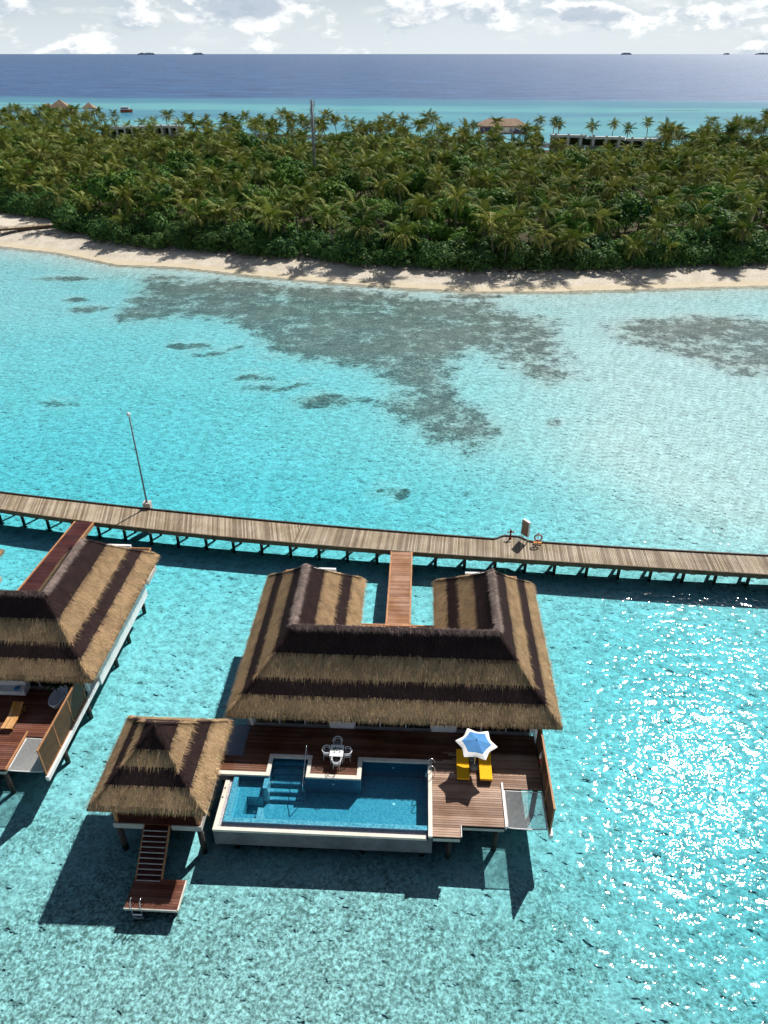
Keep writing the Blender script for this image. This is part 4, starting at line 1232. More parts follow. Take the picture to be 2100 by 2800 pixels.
spots = [((6.27, 0.16), 0, None), ((5.72, -0.50), 90, 'white chair with a grey seat left of the square table'),
         ((6.88, -0.54), -90, 'white chair with a grey seat right of the square table'), ((6.33, -1.14), 180, 'white chair with a grey seat nearest the pool')]
for i, (q, a, lb) in enumerate(spots):
    c = ch if i == 0 else copy_tree(ch)
    c.location = W1(q[0], q[1], FZ); c.rotation_euler = (0, 0, VA + R(a))
    if lb: c['label'] = lb

def lounger(u, label, mattress=True, W=W1, u_len=1.95):
    L_ = thing('sun_lounger', W(u, -0.95, FZ), VA, label, 'sun lounger', 'loungers on the two terraces')
    if mattress:
        fr = MB().box(-0.33, 0.33, -0.84, 0.10, 0.14, 0.22).build('frame', M['panel_wood'], L_)
        for x in (-0.28, 0.28):
            for y in (-0.76, 0.0, 0.78):
                box('leg', M['panel_wood'], L_, x - 0.03, x + 0.03, y - 0.03, y + 0.03, 0, 0.14)
        box('frame_rail', M['panel_wood'], L_, -0.33, -0.27, 0.105, 0.86, 0.14, 0.20)
        box('frame_rail', M['panel_wood'], L_, 0.27, 0.33, 0.105, 0.86, 0.14, 0.20)
        box('seat_cushion', M['yellow'], L_, -0.345, 0.345, -0.86, 0.10, 0.225, 0.36, 0.025)
        b = MB().box(-0.345, 0.345, 0.0, 0.86, -0.065, 0.065).build('back_cushion', M['yellow'], L_, bevel=0.025)
        b.location = (0, 0.112, 0.30); b.rotation_euler = (R(17), 0, 0)
        box('back_prop', M['panel_wood'], L_, -0.26, 0.26, 0.70, 0.74, 0.205, 0.40)
    else:
        for x in (-0.30, 0.30):
            box('frame_rail', M['teak'], L_, x - 0.025, x + 0.025, -0.86, 0.95, 0.20, 0.27)
            for y in (-0.74, 0.72):
                box('leg', M['teak'], L_, x - 0.03, x + 0.03, y - 0.03, y + 0.03, 0, 0.198)
        for k in range(7):
            x = -0.29 + k * 0.0967
            box('slat', M['teak'], L_, x - 0.041, x + 0.041, -0.87, 0.10, 0.275, 0.30)
        bk = thing('backrest'); bk.parent = L_; bk.location = (0, 0.12, 0.285); bk.rotation_euler = (R(24), 0, 0)
        for k in range(7):
            x = -0.29 + k * 0.0967
            box('slat', M['teak'], bk, x - 0.041, x + 0.041, 0, 0.86, 0.0, 0.025)
        box('back_prop', M['teak'], L_, -0.27, 0.27, 0.72, 0.75, 0.272, 0.52)
    return L_
lounger(13.40, 'yellow cushioned lounger nearer the pool, left of the parasol base')
lounger(14.65, 'yellow cushioned lounger right of the parasol base')
lounger(14.30, 'bare honey coloured slatted lounger on the left villa terrace', False, W2)

def parasol(W, u, w, label, blue, a0, ztop=2.30, Rr=1.16):
    t = thing('parasol', W(u, w, FZ), VA, label, 'parasol')
    MB().lathe([(0.27, 0), (0.285, 0.03), (0.285, 0.09), (0.25, 0.125), (0.10, 0.14), (0.05, 0.15)], n=28).build('base', M['concrete'], t, True)
    MB().tube([(0, 0, 0.13), (0, 0, ztop + 0.05)], 0.022, 10).build('pole', M['canvas'], t, True)
    MB().lathe([(0.035, 0.13), (0.035, 0.38), (0, 0.39)], n=10).build('socket', M['steel'], t, True)
    n = 48
    def ring(f):
        out = []
        for k in range(n):
            th = 2 * math.pi * k / n
            ph = (th / (math.pi / 3)) % 1.0
            e = (2 * ph - 1) ** 2                      # 1 at the tips, 0 between
            hexr = math.cos(math.pi / 6) / math.cos((ph - 0.5) * math.pi / 3)
            con = 0.735 + 0.265 * abs(2 * ph - 1) ** 1.75
            r = Rr * f * (hexr * (1 - f ** 3) + con * f ** 3)
            z = ztop - 0.36 * f - 0.03 * f * (1 - e) * 0.8
            out.append((r * math.cos(th + a0), r * math.sin(th + a0), z))
        return out
    def cloth(fs, name, mat):
        vs, fc = [], []
        rg = [ring(f) for f in fs]
        for up in (0.0, -0.012):
            for g in rg: vs += [(x, y, z + up) for x, y, z in g]
        m_ = len(fs)
        for i in range(m_ - 1):
            for k in range(n):
                q = (i*n + k, i*n + (k+1) % n, (i+1)*n + (k+1) % n, (i+1)*n + k)
                fc.append(q); fc.append(tuple(m_*n + j for j in reversed(q)))
        return MB().add(vs, fc).build(name, mat, t, False)
    cloth([0.01, 0.25, 0.5, 0.70], 'canopy', blue)
    cloth([0.7005, 0.80, 0.90, 1.0], 'canopy_border', M['canvas'])
    for k in range(6):
        th = a0 + k * math.pi / 3
        MB().tube([(0, 0, ztop - 0.03), (Rr * 0.97 * math.cos(th), Rr * 0.97 * math.sin(th), ztop - 0.375)], 0.010, 6).build('rib', M['canvas'], t)
    MB().lathe([(0.03, 0), (0.02, 0.05), (0, 0.07)], (0, 0, ztop), 10).build('finial', M['black'], t, True)
    return t
pr = parasol(W1, 14.06, -0.75, 'blue hexagonal parasol with a white border between the yellow loungers', M['blue'], R(52))
box('tie_strap', M['yellow'], pr, 0.025, 0.05, -0.02, 0.02, 0.55, 1.25)
pq = parasol(W2, 12.85, -0.75, 'blue and white parasol mostly cut off at the left edge', M['blue'], R(30))
pq.rotation_euler = (R(4), R(-14), VA)
t = thing('side_table', W1(13.98, -0.22, FZ), VA, 'round white side table behind the parasol pole', 'table')
MB().lathe([(0.23, 0.44), (0.24, 0.45), (0.24, 0.465), (0, 0.467)], n=24).build('table_top', M['white_gloss'], t, True)
MB().tube([(0, 0, 0.02), (0, 0, 0.44)], 0.025, 8).build('stem', M['white_gloss'], t, True)
MB().lathe([(0.17, 0), (0.17, 0.015), (0.03, 0.03)], n=20).build('foot', M['white_gloss'], t, True)
t = thing('life_vest', W1(17.70, -0.72, FZ + 0.55), VA, 'red and white life vest hanging on the brown fence', 'life vest')
MB().lathe([(0, 0), (0.075, 0.03), (0.11, 0.16), (0.09, 0.30), (0.04, 0.36), (0, 0.37)], (-0.02, 0, 0), 12, 0.6, 1.0).build('body', M['red'], t, True)
MB().lathe([(0, 0.30), (0.08, 0.33), (0.11, 0.45), (0.08, 0.60), (0.03, 0.72), (0, 0.73)], (-0.02, 0.05, 0), 12, 0.6, 1.0).build('collar', M['canvas'], t, True)
MB().tube([(0.0, 0.05, 0.72), (0.03, 0.05, 0.95), (0.08, 0.05, 1.0)], 0.012, 6).build('strap', M['canvas'], t)

# left villa terrace
t = thing('bathtub', W2(16.45, 0.62, FZ), VA + R(0), 'oval white bathtub in the shade of the left villa', 'bathtub')
MB().lathe([(0, 0.02), (0.55, 0.02), (0.72, 0.10), (0.90, 0.50), (0.94, 0.58), (0.90, 0.60), (0.84, 0.56), (0.70, 0.22), (0.55, 0.14), (0, 0.12)], n=32, sx=0.52, sy=0.95).build('shell', M['tub'], t, True)
box('tap', M['steel'], t, 0.42, 0.46, -0.02, 0.02, 0.59, 0.85)
t = thing('potted_palm', W2(16.1, 1.32, FZ), VA, 'yellow green potted palm in the shade behind the bathtub', 'plant')
MB().lathe([(0.16, 0), (0.22, 0.35), (0.20, 0.36), (0.18, 0.32), (0, 0.32)], n=16).build('pot', M['concrete'], t, True)
fr = MB()
for k in range(11):
    a = R(k * 33); d = Vector((math.cos(a), math.sin(a), 0)); nn = Vector((-d.y, d.x, 0)) * 0.07
    p = [Vector((0, 0, 0.32)), d * 0.30 + Vector((0, 0, 0.95)), d * 0.62 + Vector((0, 0, 1.12)), d * 0.95 + Vector((0, 0, 0.95))]
    fr.add([p[0] - nn * 0.2, p[0] + nn * 0.2, p[1] + nn, p[1] - nn], [(0, 1, 2, 3)]).add([p[1] - nn, p[1] + nn, p[2] + nn, p[2] - nn], [(0, 1, 2, 3)]).add([p[2] - nn, p[2] + nn, p[3]], [(0, 1, 2)])
fr.build('fronds', M['frond'], t)
t = thing('sofa', W2(13.0, 1.30, FZ), VA, 'white cushioned sofa under the eave of the left villa', 'sofa')
box('seat', M['canvas'], t, -1.0, 1.0, -0.40, 0.30, 0.12, 0.42, 0.04)
box('backrest', M['canvas'], t, -1.0, 1.0, 0.14, 0.34, 0.425, 0.80, 0.04)
for x in (-1.08, 1.08): box('armrest', M['canvas'], t, x - 0.075, x + 0.075, -0.40, 0.34, 0.12, 0.60, 0.03)
for x in (-0.95, 0.95):
    for y in (-0.33, 0.27): box('leg', M['panel_wood'], t, x - 0.03, x + 0.03, y - 0.03, y + 0.03, 0, 0.12)
MB().lathe([(0, -0.05), (0.14, -0.04), (0.20, 0), (0.14, 0.04), (0, 0.05)], (0.55, -0.12, 0.48), 16).build('pillow', M['blue'], t, True)

# ------------------------------------------------------------------ island vegetation
def palm_crown(seed, nf=21, Lf=3.5, n_leaf=11):
    r = np.random.default_rng(seed)
    V, F, T = [], [], []
    for k in range(nf):
        age = (k + 0.5) / nf                                   # 0 young and upright .. 1 old and hanging
        phi = k * 2.39996 + r.normal(0, 0.25)
        e = math.radians(78 - 112 * age ** 0.85 + r.normal(0, 7))
        ln = Lf * (0.78 + 0.35 * math.sin(math.pi * min(1, age + 0.25))) * r.uniform(0.88, 1.12)
        dr = math.radians(48 + 42 * age + r.normal(0, 10))     # total droop
        tone = float(np.clip((age - 0.62) * 1.9, 0, 1) * r.uniform(0.2, 1.0) + 0.36 * r.random() ** 2)
        hd = np.array((math.cos(phi), math.sin(phi), 0.0)); sd = np.array((-hd[1], hd[0], 0.0))
        p = np.zeros(3) + np.array((0, 0, 0.05)); ns_ = 7
        pts, dirs = [p], []
        for i in range(ns_):
            a = e - dr * ((i + 0.5) / ns_) ** 1.4
            d = hd * math.cos(a) + np.array((0, 0, 1.0)) * math.sin(a)
            dirs.append(d); p = p + d * ln / ns_; pts.append(p)
        dirs.append(dirs[-1])
        for i in range(ns_):                                   # rib
            w0, w1 = 0.06 * (1 - i / ns_) + 0.012, 0.06 * (1 - (i + 1) / ns_) + 0.012
            b = len(V)
            V += [pts[i] - sd * w0, pts[i] + sd * w0, pts[i+1] + sd * w1, pts[i+1] - sd * w1]
            F += [(b, b+1, b+2), (b, b+2, b+3)]; T += [min(1, tone + 0.35)] * 4
        for j in range(n_leaf):
            s_ = 0.14 + 0.84 * (j + 0.5) / n_leaf
            x = s_ * ns_; i = min(int(x), ns_ - 1); fr_ = x - i
            q = pts[i] * (1 - fr_) + pts[i+1] * fr_; d = dirs[i]
            ll = ln * 0.30 * math.sin(math.pi * (0.18 + 0.78 * s_)) ** 0.7
            w = 0.085 + 0.05 * (1 - s_)
            for sgn_ in (-1, 1):
                o = sd * sgn_ * 0.80 + d * 0.55 + np.array((0, 0, -0.28 - 0.30 * age)) + r.normal(0, 0.10, 3)
                o = o / np.linalg.norm(o)
                b = len(V); mid = q + o * ll * 0.5
                V += [q - d * w, q + d * w, mid + d * w * 0.9, q + o * ll + np.array((0, 0, -0.10 * ll))]
                F += [(b, b+1, b+2), (b, b+2, b+3)]; T += [tone] * 4
    for k in range(5):                                         # nuts under the crown
        a = r.uniform(0, 6.28); c = np.array((0.22 * math.cos(a), 0.22 * math.sin(a), -0.28)); b = len(V)
        V += [c + np.array(v) * 0.15 for v in ((1,0,0),(-1,0,0),(0,1,0),(0,-1,0),(0,0,1),(0,0,-1))]
        F += [(b+i, b+j, b+k2) for i, j, k2 in ((0,2,4),(2,1,4),(1,3,4),(3,0,4),(2,0,5),(1,2,5),(3,1,5),(0,3,5))]; T += [0.8] * 6
    return np.array(V), np.array(F), np.array(T)
def trunk_geo(seed, h=1.0):
    r = np.random.default_rng(seed)
    a = r.uniform(0, 6.28); lean = r.uniform(0.02, 0.16)
    b = MB()
    pts = [(lean * math.cos(a) * t * t, lean * math.sin(a) * t * t, t) for t in np.linspace(0, 1, 6)]
    return pts
PC = [palm_crown(s, nf, L_) for s, nf, L_ in ((1, 22, 3.6), (2, 18, 3.3), (3, 25, 3.9), (4, 20, 3.1), (5, 16, 3.7), (6, 23, 3.5))]
PCM = [np_mesh('crown', v, f, M['frond'], {'tone': t}) for v, f, t in PC]
TK = []
for s in range(6):
    H_ = 7.0
    pts = [(x * H_, y * H_, z * H_) for x, y, z in trunk_geo(s + 3)]
    TK.append((MB().tube([(pts[0][0], pts[0][1], -0.6)] + pts, 0.19, 8, 0.11).mesh('trunk', M['bark'], True), pts[-1]))

def leaf_cloud(seed, n, lobes, size, flat=1.0):
    """leaf blades spread over a lumpy crown"""
    r = np.random.default_rng(seed)
    c = np.array([l[:3] for l in lobes]); rad = np.array([l[3] for l in lobes])
    w = rad ** 2; k = r.choice(len(lobes), n, p=w / w.sum())
    d = r.normal(0, 1, (n, 3)); d[:, 2] = np.abs(d[:, 2]) * 1.1 - 0.35; d /= np.linalg.norm(d, axis=1)[:, None]
    rr = rad[k] * (1 - 0.28 * r.random(n) ** 2.2) * (1 + 0.10 * r.normal(0, 1, n))
    p = c[k] + d * rr[:, None] * np.array((1, 1, flat))
    # drop leaves buried inside another lobe
    ok = np.ones(n, bool)
    for j in range(len(lobes)):
        q = np.linalg.norm((p - c[j]) / np.array((1, 1, flat)), axis=1)
        ok &= ~((q < rad[j] * 0.70) & (k != j))
    p, d = p[ok], d[ok]; n = len(p)
    nrm = d + r.normal(0, 0.45, (n, 3)) + np.array((0, 0, 0.35)); nrm /= np.linalg.norm(nrm, axis=1)[:, None]
    t1 = np.cross(nrm, r.normal(0, 1, (n, 3))); t1 /= np.linalg.norm(t1, axis=1)[:, None]; t2 = np.cross(nrm, t1)
    s1 = size * r.uniform(0.6, 1.35, n)[:, None]; s2 = s1 * r.uniform(0.45, 0.75, n)[:, None]
    v = np.stack([p - t1 * s1, p + t2 * s2, p + t1 * s1, p - t2 * s2], 1).reshape(-1, 3)
    f = np.arange(n * 4).reshape(-1, 4)
    tone = np.repeat(np.clip(r.normal(0.18, 0.26, n), 0, 1), 4)
    return v, f, tone
def make_lobes(seed, R0, n, h0):
    r = np.random.default_rng(seed); out = []
    for i in range(n):
        a = r.uniform(0, 6.28); q = R0 * 0.72 * math.sqrt(r.random())
        out.append((q * math.cos(a), q * math.sin(a), h0 + r.uniform(-0.6, 0.9) + 0.5 * (1 - q / R0), R0 * r.uniform(0.30, 0.52)))
    return out
BC = []
for s in range(7):
    lb = make_lobes(60 + s, 3.4, 13, 4.4)
    v, f, tn = leaf_cloud(80 + s, 3000, lb, 0.26, 0.85)
    me = np_mesh('crown', v, f, M['leaf'], {'tone': tn})
    tk = MB().tube([(0, 0, -0.5), (0.1, 0.05, 1.5), (0.15, 0.1, 3.2), (0.1, 0.1, 4.6)], 0.22, 7, 0.10)
    for l in lb[:5]:
        tk.tube([(0.12, 0.08, 2.4), (l[0] * 0.5, l[1] * 0.5, 3.4), (l[0], l[1], l[2])], 0.09, 5, 0.03)
    BC.append((me, tk.mesh('trunk', M['bark'], True)))
SC = []
for s in range(5):
    lb = make_lobes(160 + s, 2.7, 12, 1.7) + [(1.6 * math.cos(k), 1.6 * math.sin(k), 0.7, 1.15) for k in range(6)]
    v, f, tn = leaf_cloud(180 + s, 2700, lb, 0.23, 0.95)
    me = np_mesh('foliage', v, f, M['bushleaf'], {'tone': tn})
    st_ = MB()
    for k in range(5):
        st_.tube([(0.1 * math.cos(k * 1.3), 0.1 * math.sin(k * 1.3), -0.4), (0.9 * math.cos(k * 1.3), 0.9 * math.sin(k * 1.3), 1.4)], 0.06, 5, 0.03)
    SC.append((me, st_.mesh('stem', M['bark'], True)))

FBX = [-400, -260, -197, -120, -87, -30, 0, 75, 110, 167, 260, 400]
FBY = [470, 450, 420, 362, 348, 332, 336, 306, 308, 352, 385, 420]
def forest_back(x): return float(np.interp(x, FBX, FBY))
def gz1(x, y): return float(ground_z(np.array([x]), np.array([y]))[0])
def in_view(x, y, m=6): return abs(x) < 0.531 * (y * 0.8446 + 15) + m
def capz(x, y):
    """lower growth on the camera side of the houses"""
    if -125 < x * (350 / y) < -84 and 275 < y < 352: return 5.6
    if 60 < x * (310 / y) < 108 and 235 < y < 312: return 5.2
    if 40 < x * (372 / y) < 68 and 290 < y < 372: return 7.4
    return 99
NP_ = {'n': 0}
def palm_at(x, y, zc, label, group, v=None, s=None):
    v = random.randrange(6) if v is None else v
    tm_, top = TK[v]
    g = gz1(x, y)
    t = thing('coconut_palm', (x, y, g), random.uniform(0, 6.28), label, 'palm tree', group)
    k = (zc - g) / 7.0
    place('trunk', tm_, t, (0, 0, 0), (0, 0, 0), (1.0 * max(0.85, k ** 0.3), 1.0 * max(0.85, k ** 0.3), k))
    sxy = max(0.85, k ** 0.3)
    cs = (s or random.uniform(0.86, 1.16))
    place('crown', PCM[v], t, (top[0] * sxy, top[1] * sxy, top[2] * k), (random.uniform(-0.1, 0.1), random.uniform(-0.1, 0.1), random.uniform(0, 6.28)), (cs, cs, cs * random.uniform(0.9, 1.1)))
    NP_['n'] += 1
    return t
def zone(x, y):
    q = x / (0.531 * (y * 0.8446 + 15))
    return ('at the far left', 'left of centre', 'in the centre', 'right of centre', 'at the far right')[min(4, max(0, int((q + 1) * 2.5)))]
def rank(k, n):
    w = ('first', 'second', 'third', 'fourth', 'fifth', 'sixth', 'seventh', 'eighth', 'ninth', 'tenth', 'eleventh', 'twelfth', 'thirteenth', 'fourteenth', 'fifteenth')
    return w[k] + ' from the left' if k < (n + 1) // 2 else w[n - 1 - k] + ' from the right'
FRONT = [(-56.4,165.1,5.0),(-49.4,168.8,8.2),(-40.2,161.1,7.3),(-32.0,164.8,7.7),(-23.1,154.4,8.3),(-20.8,160.7,9.5),(-10.0,150.1,9.4),(-4.6,148.6,7.5),(-2.9,152.1,9.2),(3.8,144.3,7.0),(14.7,156.3,11.3),(20.7,142.0,9.4),(22.8,141.0,6.7),(19.8,149.0,9.8),(30.1,142.0,7.5),(35.0,141.5,6.0),(32.3,151.2,9.7),(47.4,141.7,4.9),(51.5,143.1,8.2),(54.1,143.4,4.5),(63.0,154.2,8.5),(69.7,146.8,7.5),(8.8,154.4,9.9),(-81.3,191.5,6.4),(-94.2,203.4,7.1),(42.8,152.2,8.2)]
FRONT.sort(key=lambda c: c[0] / c[1])
_nr = [c for c in FRONT if c[1] - float(shore(c[0])) < 14]; _bh = [c for c in FRONT if c not in _nr]
for x, y, z in FRONT:
    near = (x, y, z) in _nr
    palm_at(x, y, z, ('coconut palm hanging over the beach, ' + rank(_nr.index((x, y, z)), len(_nr))) if near else ('palm just behind the beachfront palms, ' + rank(_bh.index((x, y, z)), len(_bh))),
            'front row beach palms' if near else 'palms behind the front row', s=random.uniform(1.05, 1.25))
# scatter on a jittered grid
cand = []
y = 140.0
while y < 470:
    st = 6.4
    x = -0.531 * (y * 0.8446 + 15) - 10
    while x < 0.531 * (y * 0.8446 + 15) + 10:
        px_, py_ = x + random.uniform(-3.0, 3.0), y + random.uniform(-3.0, 3.0)
        if py_ - float(shore(px_)) > 15.0 and py_ < forest_back(px_): cand.append((px_, py_))
        x += st
    y += st
cand = [c for c in cand if not (c[0] < -75 and c[1] - float(shore(c[0])) < 27)]
random.shuffle(cand)
pn = fbm(np.array([c[0] for c in cand]) / 38, np.array([c[1] for c in cand]) / 38, 77)
palms, trees = [], []
for (x, y), q in zip(cand, pn):
    depth = (y - float(shore(x))) / (forest_back(x) - float(shore(x)) + 1e-6)
    pp = 0.22 + 0.50 * depth + 0.9 * (q - 0.5) + (0.16 if x < -20 else 0)
    if random.random() < pp: palms.append((x, y, depth))
    elif random.random() < 0.56: trees.append((x, y, depth))
palms.sort(key=lambda c: c[1]); trees.sort(key=lambda c: c[1])
rest_p, rest_t = [], []
for k, (x, y, dp) in enumerate(palms):
    zc = random.uniform(6.6, 11.6) + (random.uniform(1.0, 4.5) if dp > 0.82 and random.random() < 0.6 else 0)
    cz = capz(x, y)
    if cz < 50:
        if random.random() < 0.75: zc = min(zc, cz)
        else: zc = min(zc, cz + 3.2)
    if (NP_['n'] < 244) and (k % 100 < int(100 * 280 / max(1, len(palms))) or dp > 0.9):
        where = 'on the far skyline' if dp > 0.9 else 'in the back half' if dp > 0.5 else 'in the front half'
        tall = 'tall ' if zc > 11 else 'low ' if zc < 6.5 else ''
        lb = (tall + 'coconut palm ' + where + ' of the island forest, ' + zone(x, y), 'coconut palms of the island forest')
        palm_at(x, y, zc, *lb)
    else: rest_p.append((x, y, zc))
for i in range(60):                                            # slender palms along the far shore
    x = -190 + 390 * (i + random.random()) / 60
    y = forest_back(x) + random.uniform(-12, 22)
    if in_view(x, y, 0):
        palm_at(x, y, random.uniform(8.0, 13.5), 'slender palm on the far shore against the sea, ' + zone(x, y), 'palms along the far shore', s=random.uniform(0.8, 1.0))
nt = 0
SH_n = 0
# wall of shrubs along the top of the beach
xx = -100.0
while xx < 82:
    sy_ = float(shore(xx))
    for row in range(2):
        x = xx + random.uniform(-1.2, 1.2); y = sy_ + 10.6 + row * 4.4 + random.uniform(-1.0, 1.4)
        if x < -62 and row == 0: y += 4
        if x < -75.5: y += 9.5
        sm, stm = SC[random.randrange(5)]
        t = thing('shore_shrub', (x, y, gz1(x, y)), random.uniform(0, 6.28), 'dense green shrub in the ' + ('front' if row == 0 else 'second') + ' row along the beach top, ' + zone(x, y), 'shrub', 'shrubs along the top of the beach')
        k = random.uniform(0.8, 1.15) * (1.0 if row == 0 else 1.25)
        place('foliage', sm, t, (0, 0, 0), (0, 0, 0), (k, k, k * random.uniform(0.85, 1.2)))
        place('stem', stm, t)
        SH_n += 1
    xx += 3.7
for k, (x, y, dp) in enumerate(trees):
    s = random.uniform(0.65, 1.5); sz = random.uniform(0.8, 1.2)
    cz = capz(x, y)
    if cz < 50: s *= 0.8; sz = min(sz, 0.72)
    if nt < 290 and (k % 100) < int(100 * 285 / max(1, len(trees))):
        cm, tkm = BC[random.randrange(7)]
        lb = (('broad' if s > 1.1 else 'small') + ' rounded leafy tree among palms in the ' + ('front' if dp < 0.33 else 'middle' if dp < 0.66 else 'back') + ' of the forest, ' + zone(x, y), 'broadleaf trees of the island forest')
        t = thing('broadleaf_tree', (x, y, gz1(x, y)), random.uniform(0, 6.28), lb[0], 'tree', lb[1])
        place('crown', cm, t, (0, 0, 0), (0, 0, 0), (s, s, s * sz))
        place('trunk', tkm, t, (0, 0, 0), (0, 0, 0), (s, s, s * sz))
        nt += 1
    else: rest_t.append((x, y, s))
# everything past the countable individuals: one mass of palms, and one of undergrowth
VV, FF, TT = [], [], []; b0 = 0
for x, y, zc in rest_p:
    v, f, tn = PC[random.randrange(6)]
    a = random.uniform(0, 6.28); k = random.uniform(0.85, 1.15)
    rot = np.array(((math.cos(a), -math.sin(a), 0), (math.sin(a), math.cos(a), 0), (0, 0, 1))) * k
    VV.append(v @ rot.T + np.array((x, y, zc))); FF.append(f + b0); TT.append(tn); b0 += len(v)
if VV:
    o = place('palm_thicket', np_mesh('palm_thicket', np.concatenate(VV), np.concatenate(FF), M['frond'], {'tone': np.concatenate(TT)}))
    tag(o, 'mass of further coconut palm crowns within the island forest', 'palms', kind='stuff')
VV, TT = [], []
cl = [(x, y, random.uniform(0.4, 1.8)) for x, y, _ in [(c[0] + random.uniform(-3, 3), c[1] + random.uniform(-3, 3), 0) for c in cand] if y - float(shore(x)) > 15] + [(x, y, 3.6 * s) for x, y, s in rest_t]
for x, y, z in cl:
    k = random.uniform(2.2, 3.6)
    v, f, tn = leaf_cloud(random.randrange(10**6), 230, [(0, 0, 0, k), (k * 0.5, 0.6, 0.3, k * 0.7), (-k * 0.4, -k * 0.5, 0.2, k * 0.7)], 0.40, 0.6)
    VV.append(v + np.array((x, y, z + 0.6))); TT.append(tn)
VV = np.concatenate(VV); TT = np.concatenate(TT)
o = place('undergrowth', np_mesh('undergrowth', VV, np.arange(len(VV)).reshape(-1, 4), M['leaf'], {'tone': TT}))
tag(o, 'tangled green undergrowth filling the island forest', 'undergrowth', kind='stuff')

# ------------------------------------------------------------------ things on and behind the island
t = thing('telecom_tower', (-20.4, 234, 1.2), 0, 'grey telecom mast with antennas rising out of the forest', 'tower')
MB().tube([(0, 0, -0.5), (0, 0, 12), (0, 0, 23.8)], 0.50, 12, 0.26).build('mast', M['antenna'], t, True)
for z, a in ((22.6, 0.3), (21.0, 2.4), (21.0, 4.5), (19.6, 0.3), (17.6, 3.3), (16.6, 0.6)):
    d = Vector((math.cos(a), math.sin(a), 0))
    MB().bar(d * 0.2 + Vector((0, 0, z)), d * 0.75 + Vector((0, 0, z)), 0.08, 0.08).build('arm', M['antenna'], t)
    MB().bar(d * 0.80 + Vector((0, 0, z - 0.9)), d * 0.80 + Vector((0, 0, z + 0.9)), 0.26, 0.14).build('panel_antenna', M['antenna'], t)
for z, a in ((20.2, 3.5), (17.2, 3.4)):
    d = Vector((math.cos(a), math.sin(a), 0))
    MB().lathe([(0, -0.1), (0.35, 0), (0.40, 0.12), (0.38, 0.12), (0, 0.02)], n=14).build('dish', M['canvas'], t, loc=(d.x * 0.95, d.y * 0.95, z))
for s_ in (-0.45, 0.45):
    MB().tube([(s_, 0, 12), (s_, 0, 24.2)], 0.05, 6).build('cable_rail', M['antenna'], t)

def hip_house(name, loc, rz, label, cat, L_, D_, zb, ze, zr, ridge, wall, roofm, stilt=True):
    t = thing(name, loc, rz, label, cat)
    ov = 1.0
    a, b, r = L_ / 2 + ov, D_ / 2 + ov, ridge / 2
    MB().add([(-a, -b, ze), (a, -b, ze), (a, b, ze), (-a, b, ze), (-r, 0, zr), (r, 0, zr), (-a, -b, ze - 0.4), (a, -b, ze - 0.4), (a, b, ze - 0.4), (-a, b, ze - 0.4)],
             [(0, 1, 5, 4), (1, 2, 5), (2, 3, 4, 5), (3, 0, 4), (6, 7, 1, 0), (7, 8, 2, 1), (8, 9, 3, 2), (9, 6, 0, 3), (9, 8, 7, 6)]).build('roof', roofm, t)
    box('wall', wall, t, -L_ / 2, L_ / 2, -D_ / 2, D_ / 2, zb, ze - 0.41)
    box('floor', M['panel_wood'], t, -L_ / 2 - 1, L_ / 2 + 1, -D_ / 2 - 1, D_ / 2 + 1, zb - 0.35, zb - 0.01)
    if stilt:
        for i in range(5):
            for y in (-D_ / 2, D_ / 2):
                x = -L_ / 2 + L_ * i / 4
                MB().tube([(x, y, -2), (x, y, zb - 0.36)], 0.22, 8).build('pile', M['pile'], t)
    return t
h1 = hip_house('island_restaurant', (-211, 540, 0), R(4), 'large brown hip roofed house at the far left shore', 'building', 16, 10, 2.0, 4.9, 10.6, 0.6, M['dark_red'], M['tile_roof'])
box('fascia', M['white'], h1, -9.05, 9.05, -6.12, -6.02, 4.0, 4.75)
MB().add([(-13, -5, 5.2), (-6, -5, 5.2), (-6, 5, 5.2), (-13, 5, 5.2), (-9, 0, 8.6), (-6.5, 0, 8.6)], [(0, 1, 5, 4), (1, 2, 5), (2, 3, 4, 5), (3, 0, 4), (3, 2, 1, 0)]).build('side_roof', M['tile_roof'], h1)
h2 = hip_house('jetty_hut', (-193, 542, 0), R(4), 'small brown pyramid roofed hut right of the large shore house', 'building', 6.2, 5.0, 3.2, 6.0, 9.0, 0.2, M['white'], M['tile_roof'])
h3 = hip_house('stilt_house', (53.7, 372, 0), R(-3), 'brown roofed stilt house with a painted wall behind the palms', 'building', 21, 9, 5.6, 8.5, 11.2, 13, M['white'], M['tile_roof'])
for a, b in ((-10.2, -3.4), (3.0, 10.2)):
    box('mural', M['mural'], h3, a, b, -4.53, -4.505, 5.75, 7.95)
def colonnade(name, x0, y0, x1, y1, zt0, zt1, ht, n, label):
    L_ = math.hypot(x1 - x0, y1 - y0)
    t = thing(name, (x0, y0, 0), math.atan2(y1 - y0, x1 - x0), label, 'building')
    def zz(x): return zt0 + (zt1 - zt0) * x / L_
    for k in range(3):
        a, b = L_ * k / 3 + 0.2, L_ * (k + 1) / 3 - 0.2
        zt = zz((a + b) / 2)
        box('parapet', M['white'], t, a, b, -0.6, 0.6, zt - 0.9, zt)
        box('wall', M['concrete'], t, a + 0.3, b - 0.3, 1.5, 7.0, 1.0, zt - 0.95)
        box('roof', M['white'], t, a + 0.1, b - 0.1, 0.62, 7.3, zt - 0.9, zt - 0.55)
    for i in range(n):
        x = L_ * (i + 0.5) / n
        box('column', M['white'], t, x - 0.42, x + 0.42, -0.95, -0.62, zz(x) - ht, zz(x) + 0.45)
        if i < n - 1: box('window', M['glass'], t, x + 0.9, x + L_ / n - 0.9, 1.38, 1.48, zz(x) - ht, zz(x) - 1.2)
    return t
colonnade('villa_block', -123, 352, -87, 350, 9.2, 10.2, 3.6, 11, 'low white colonnaded building half hidden in the left treetops')
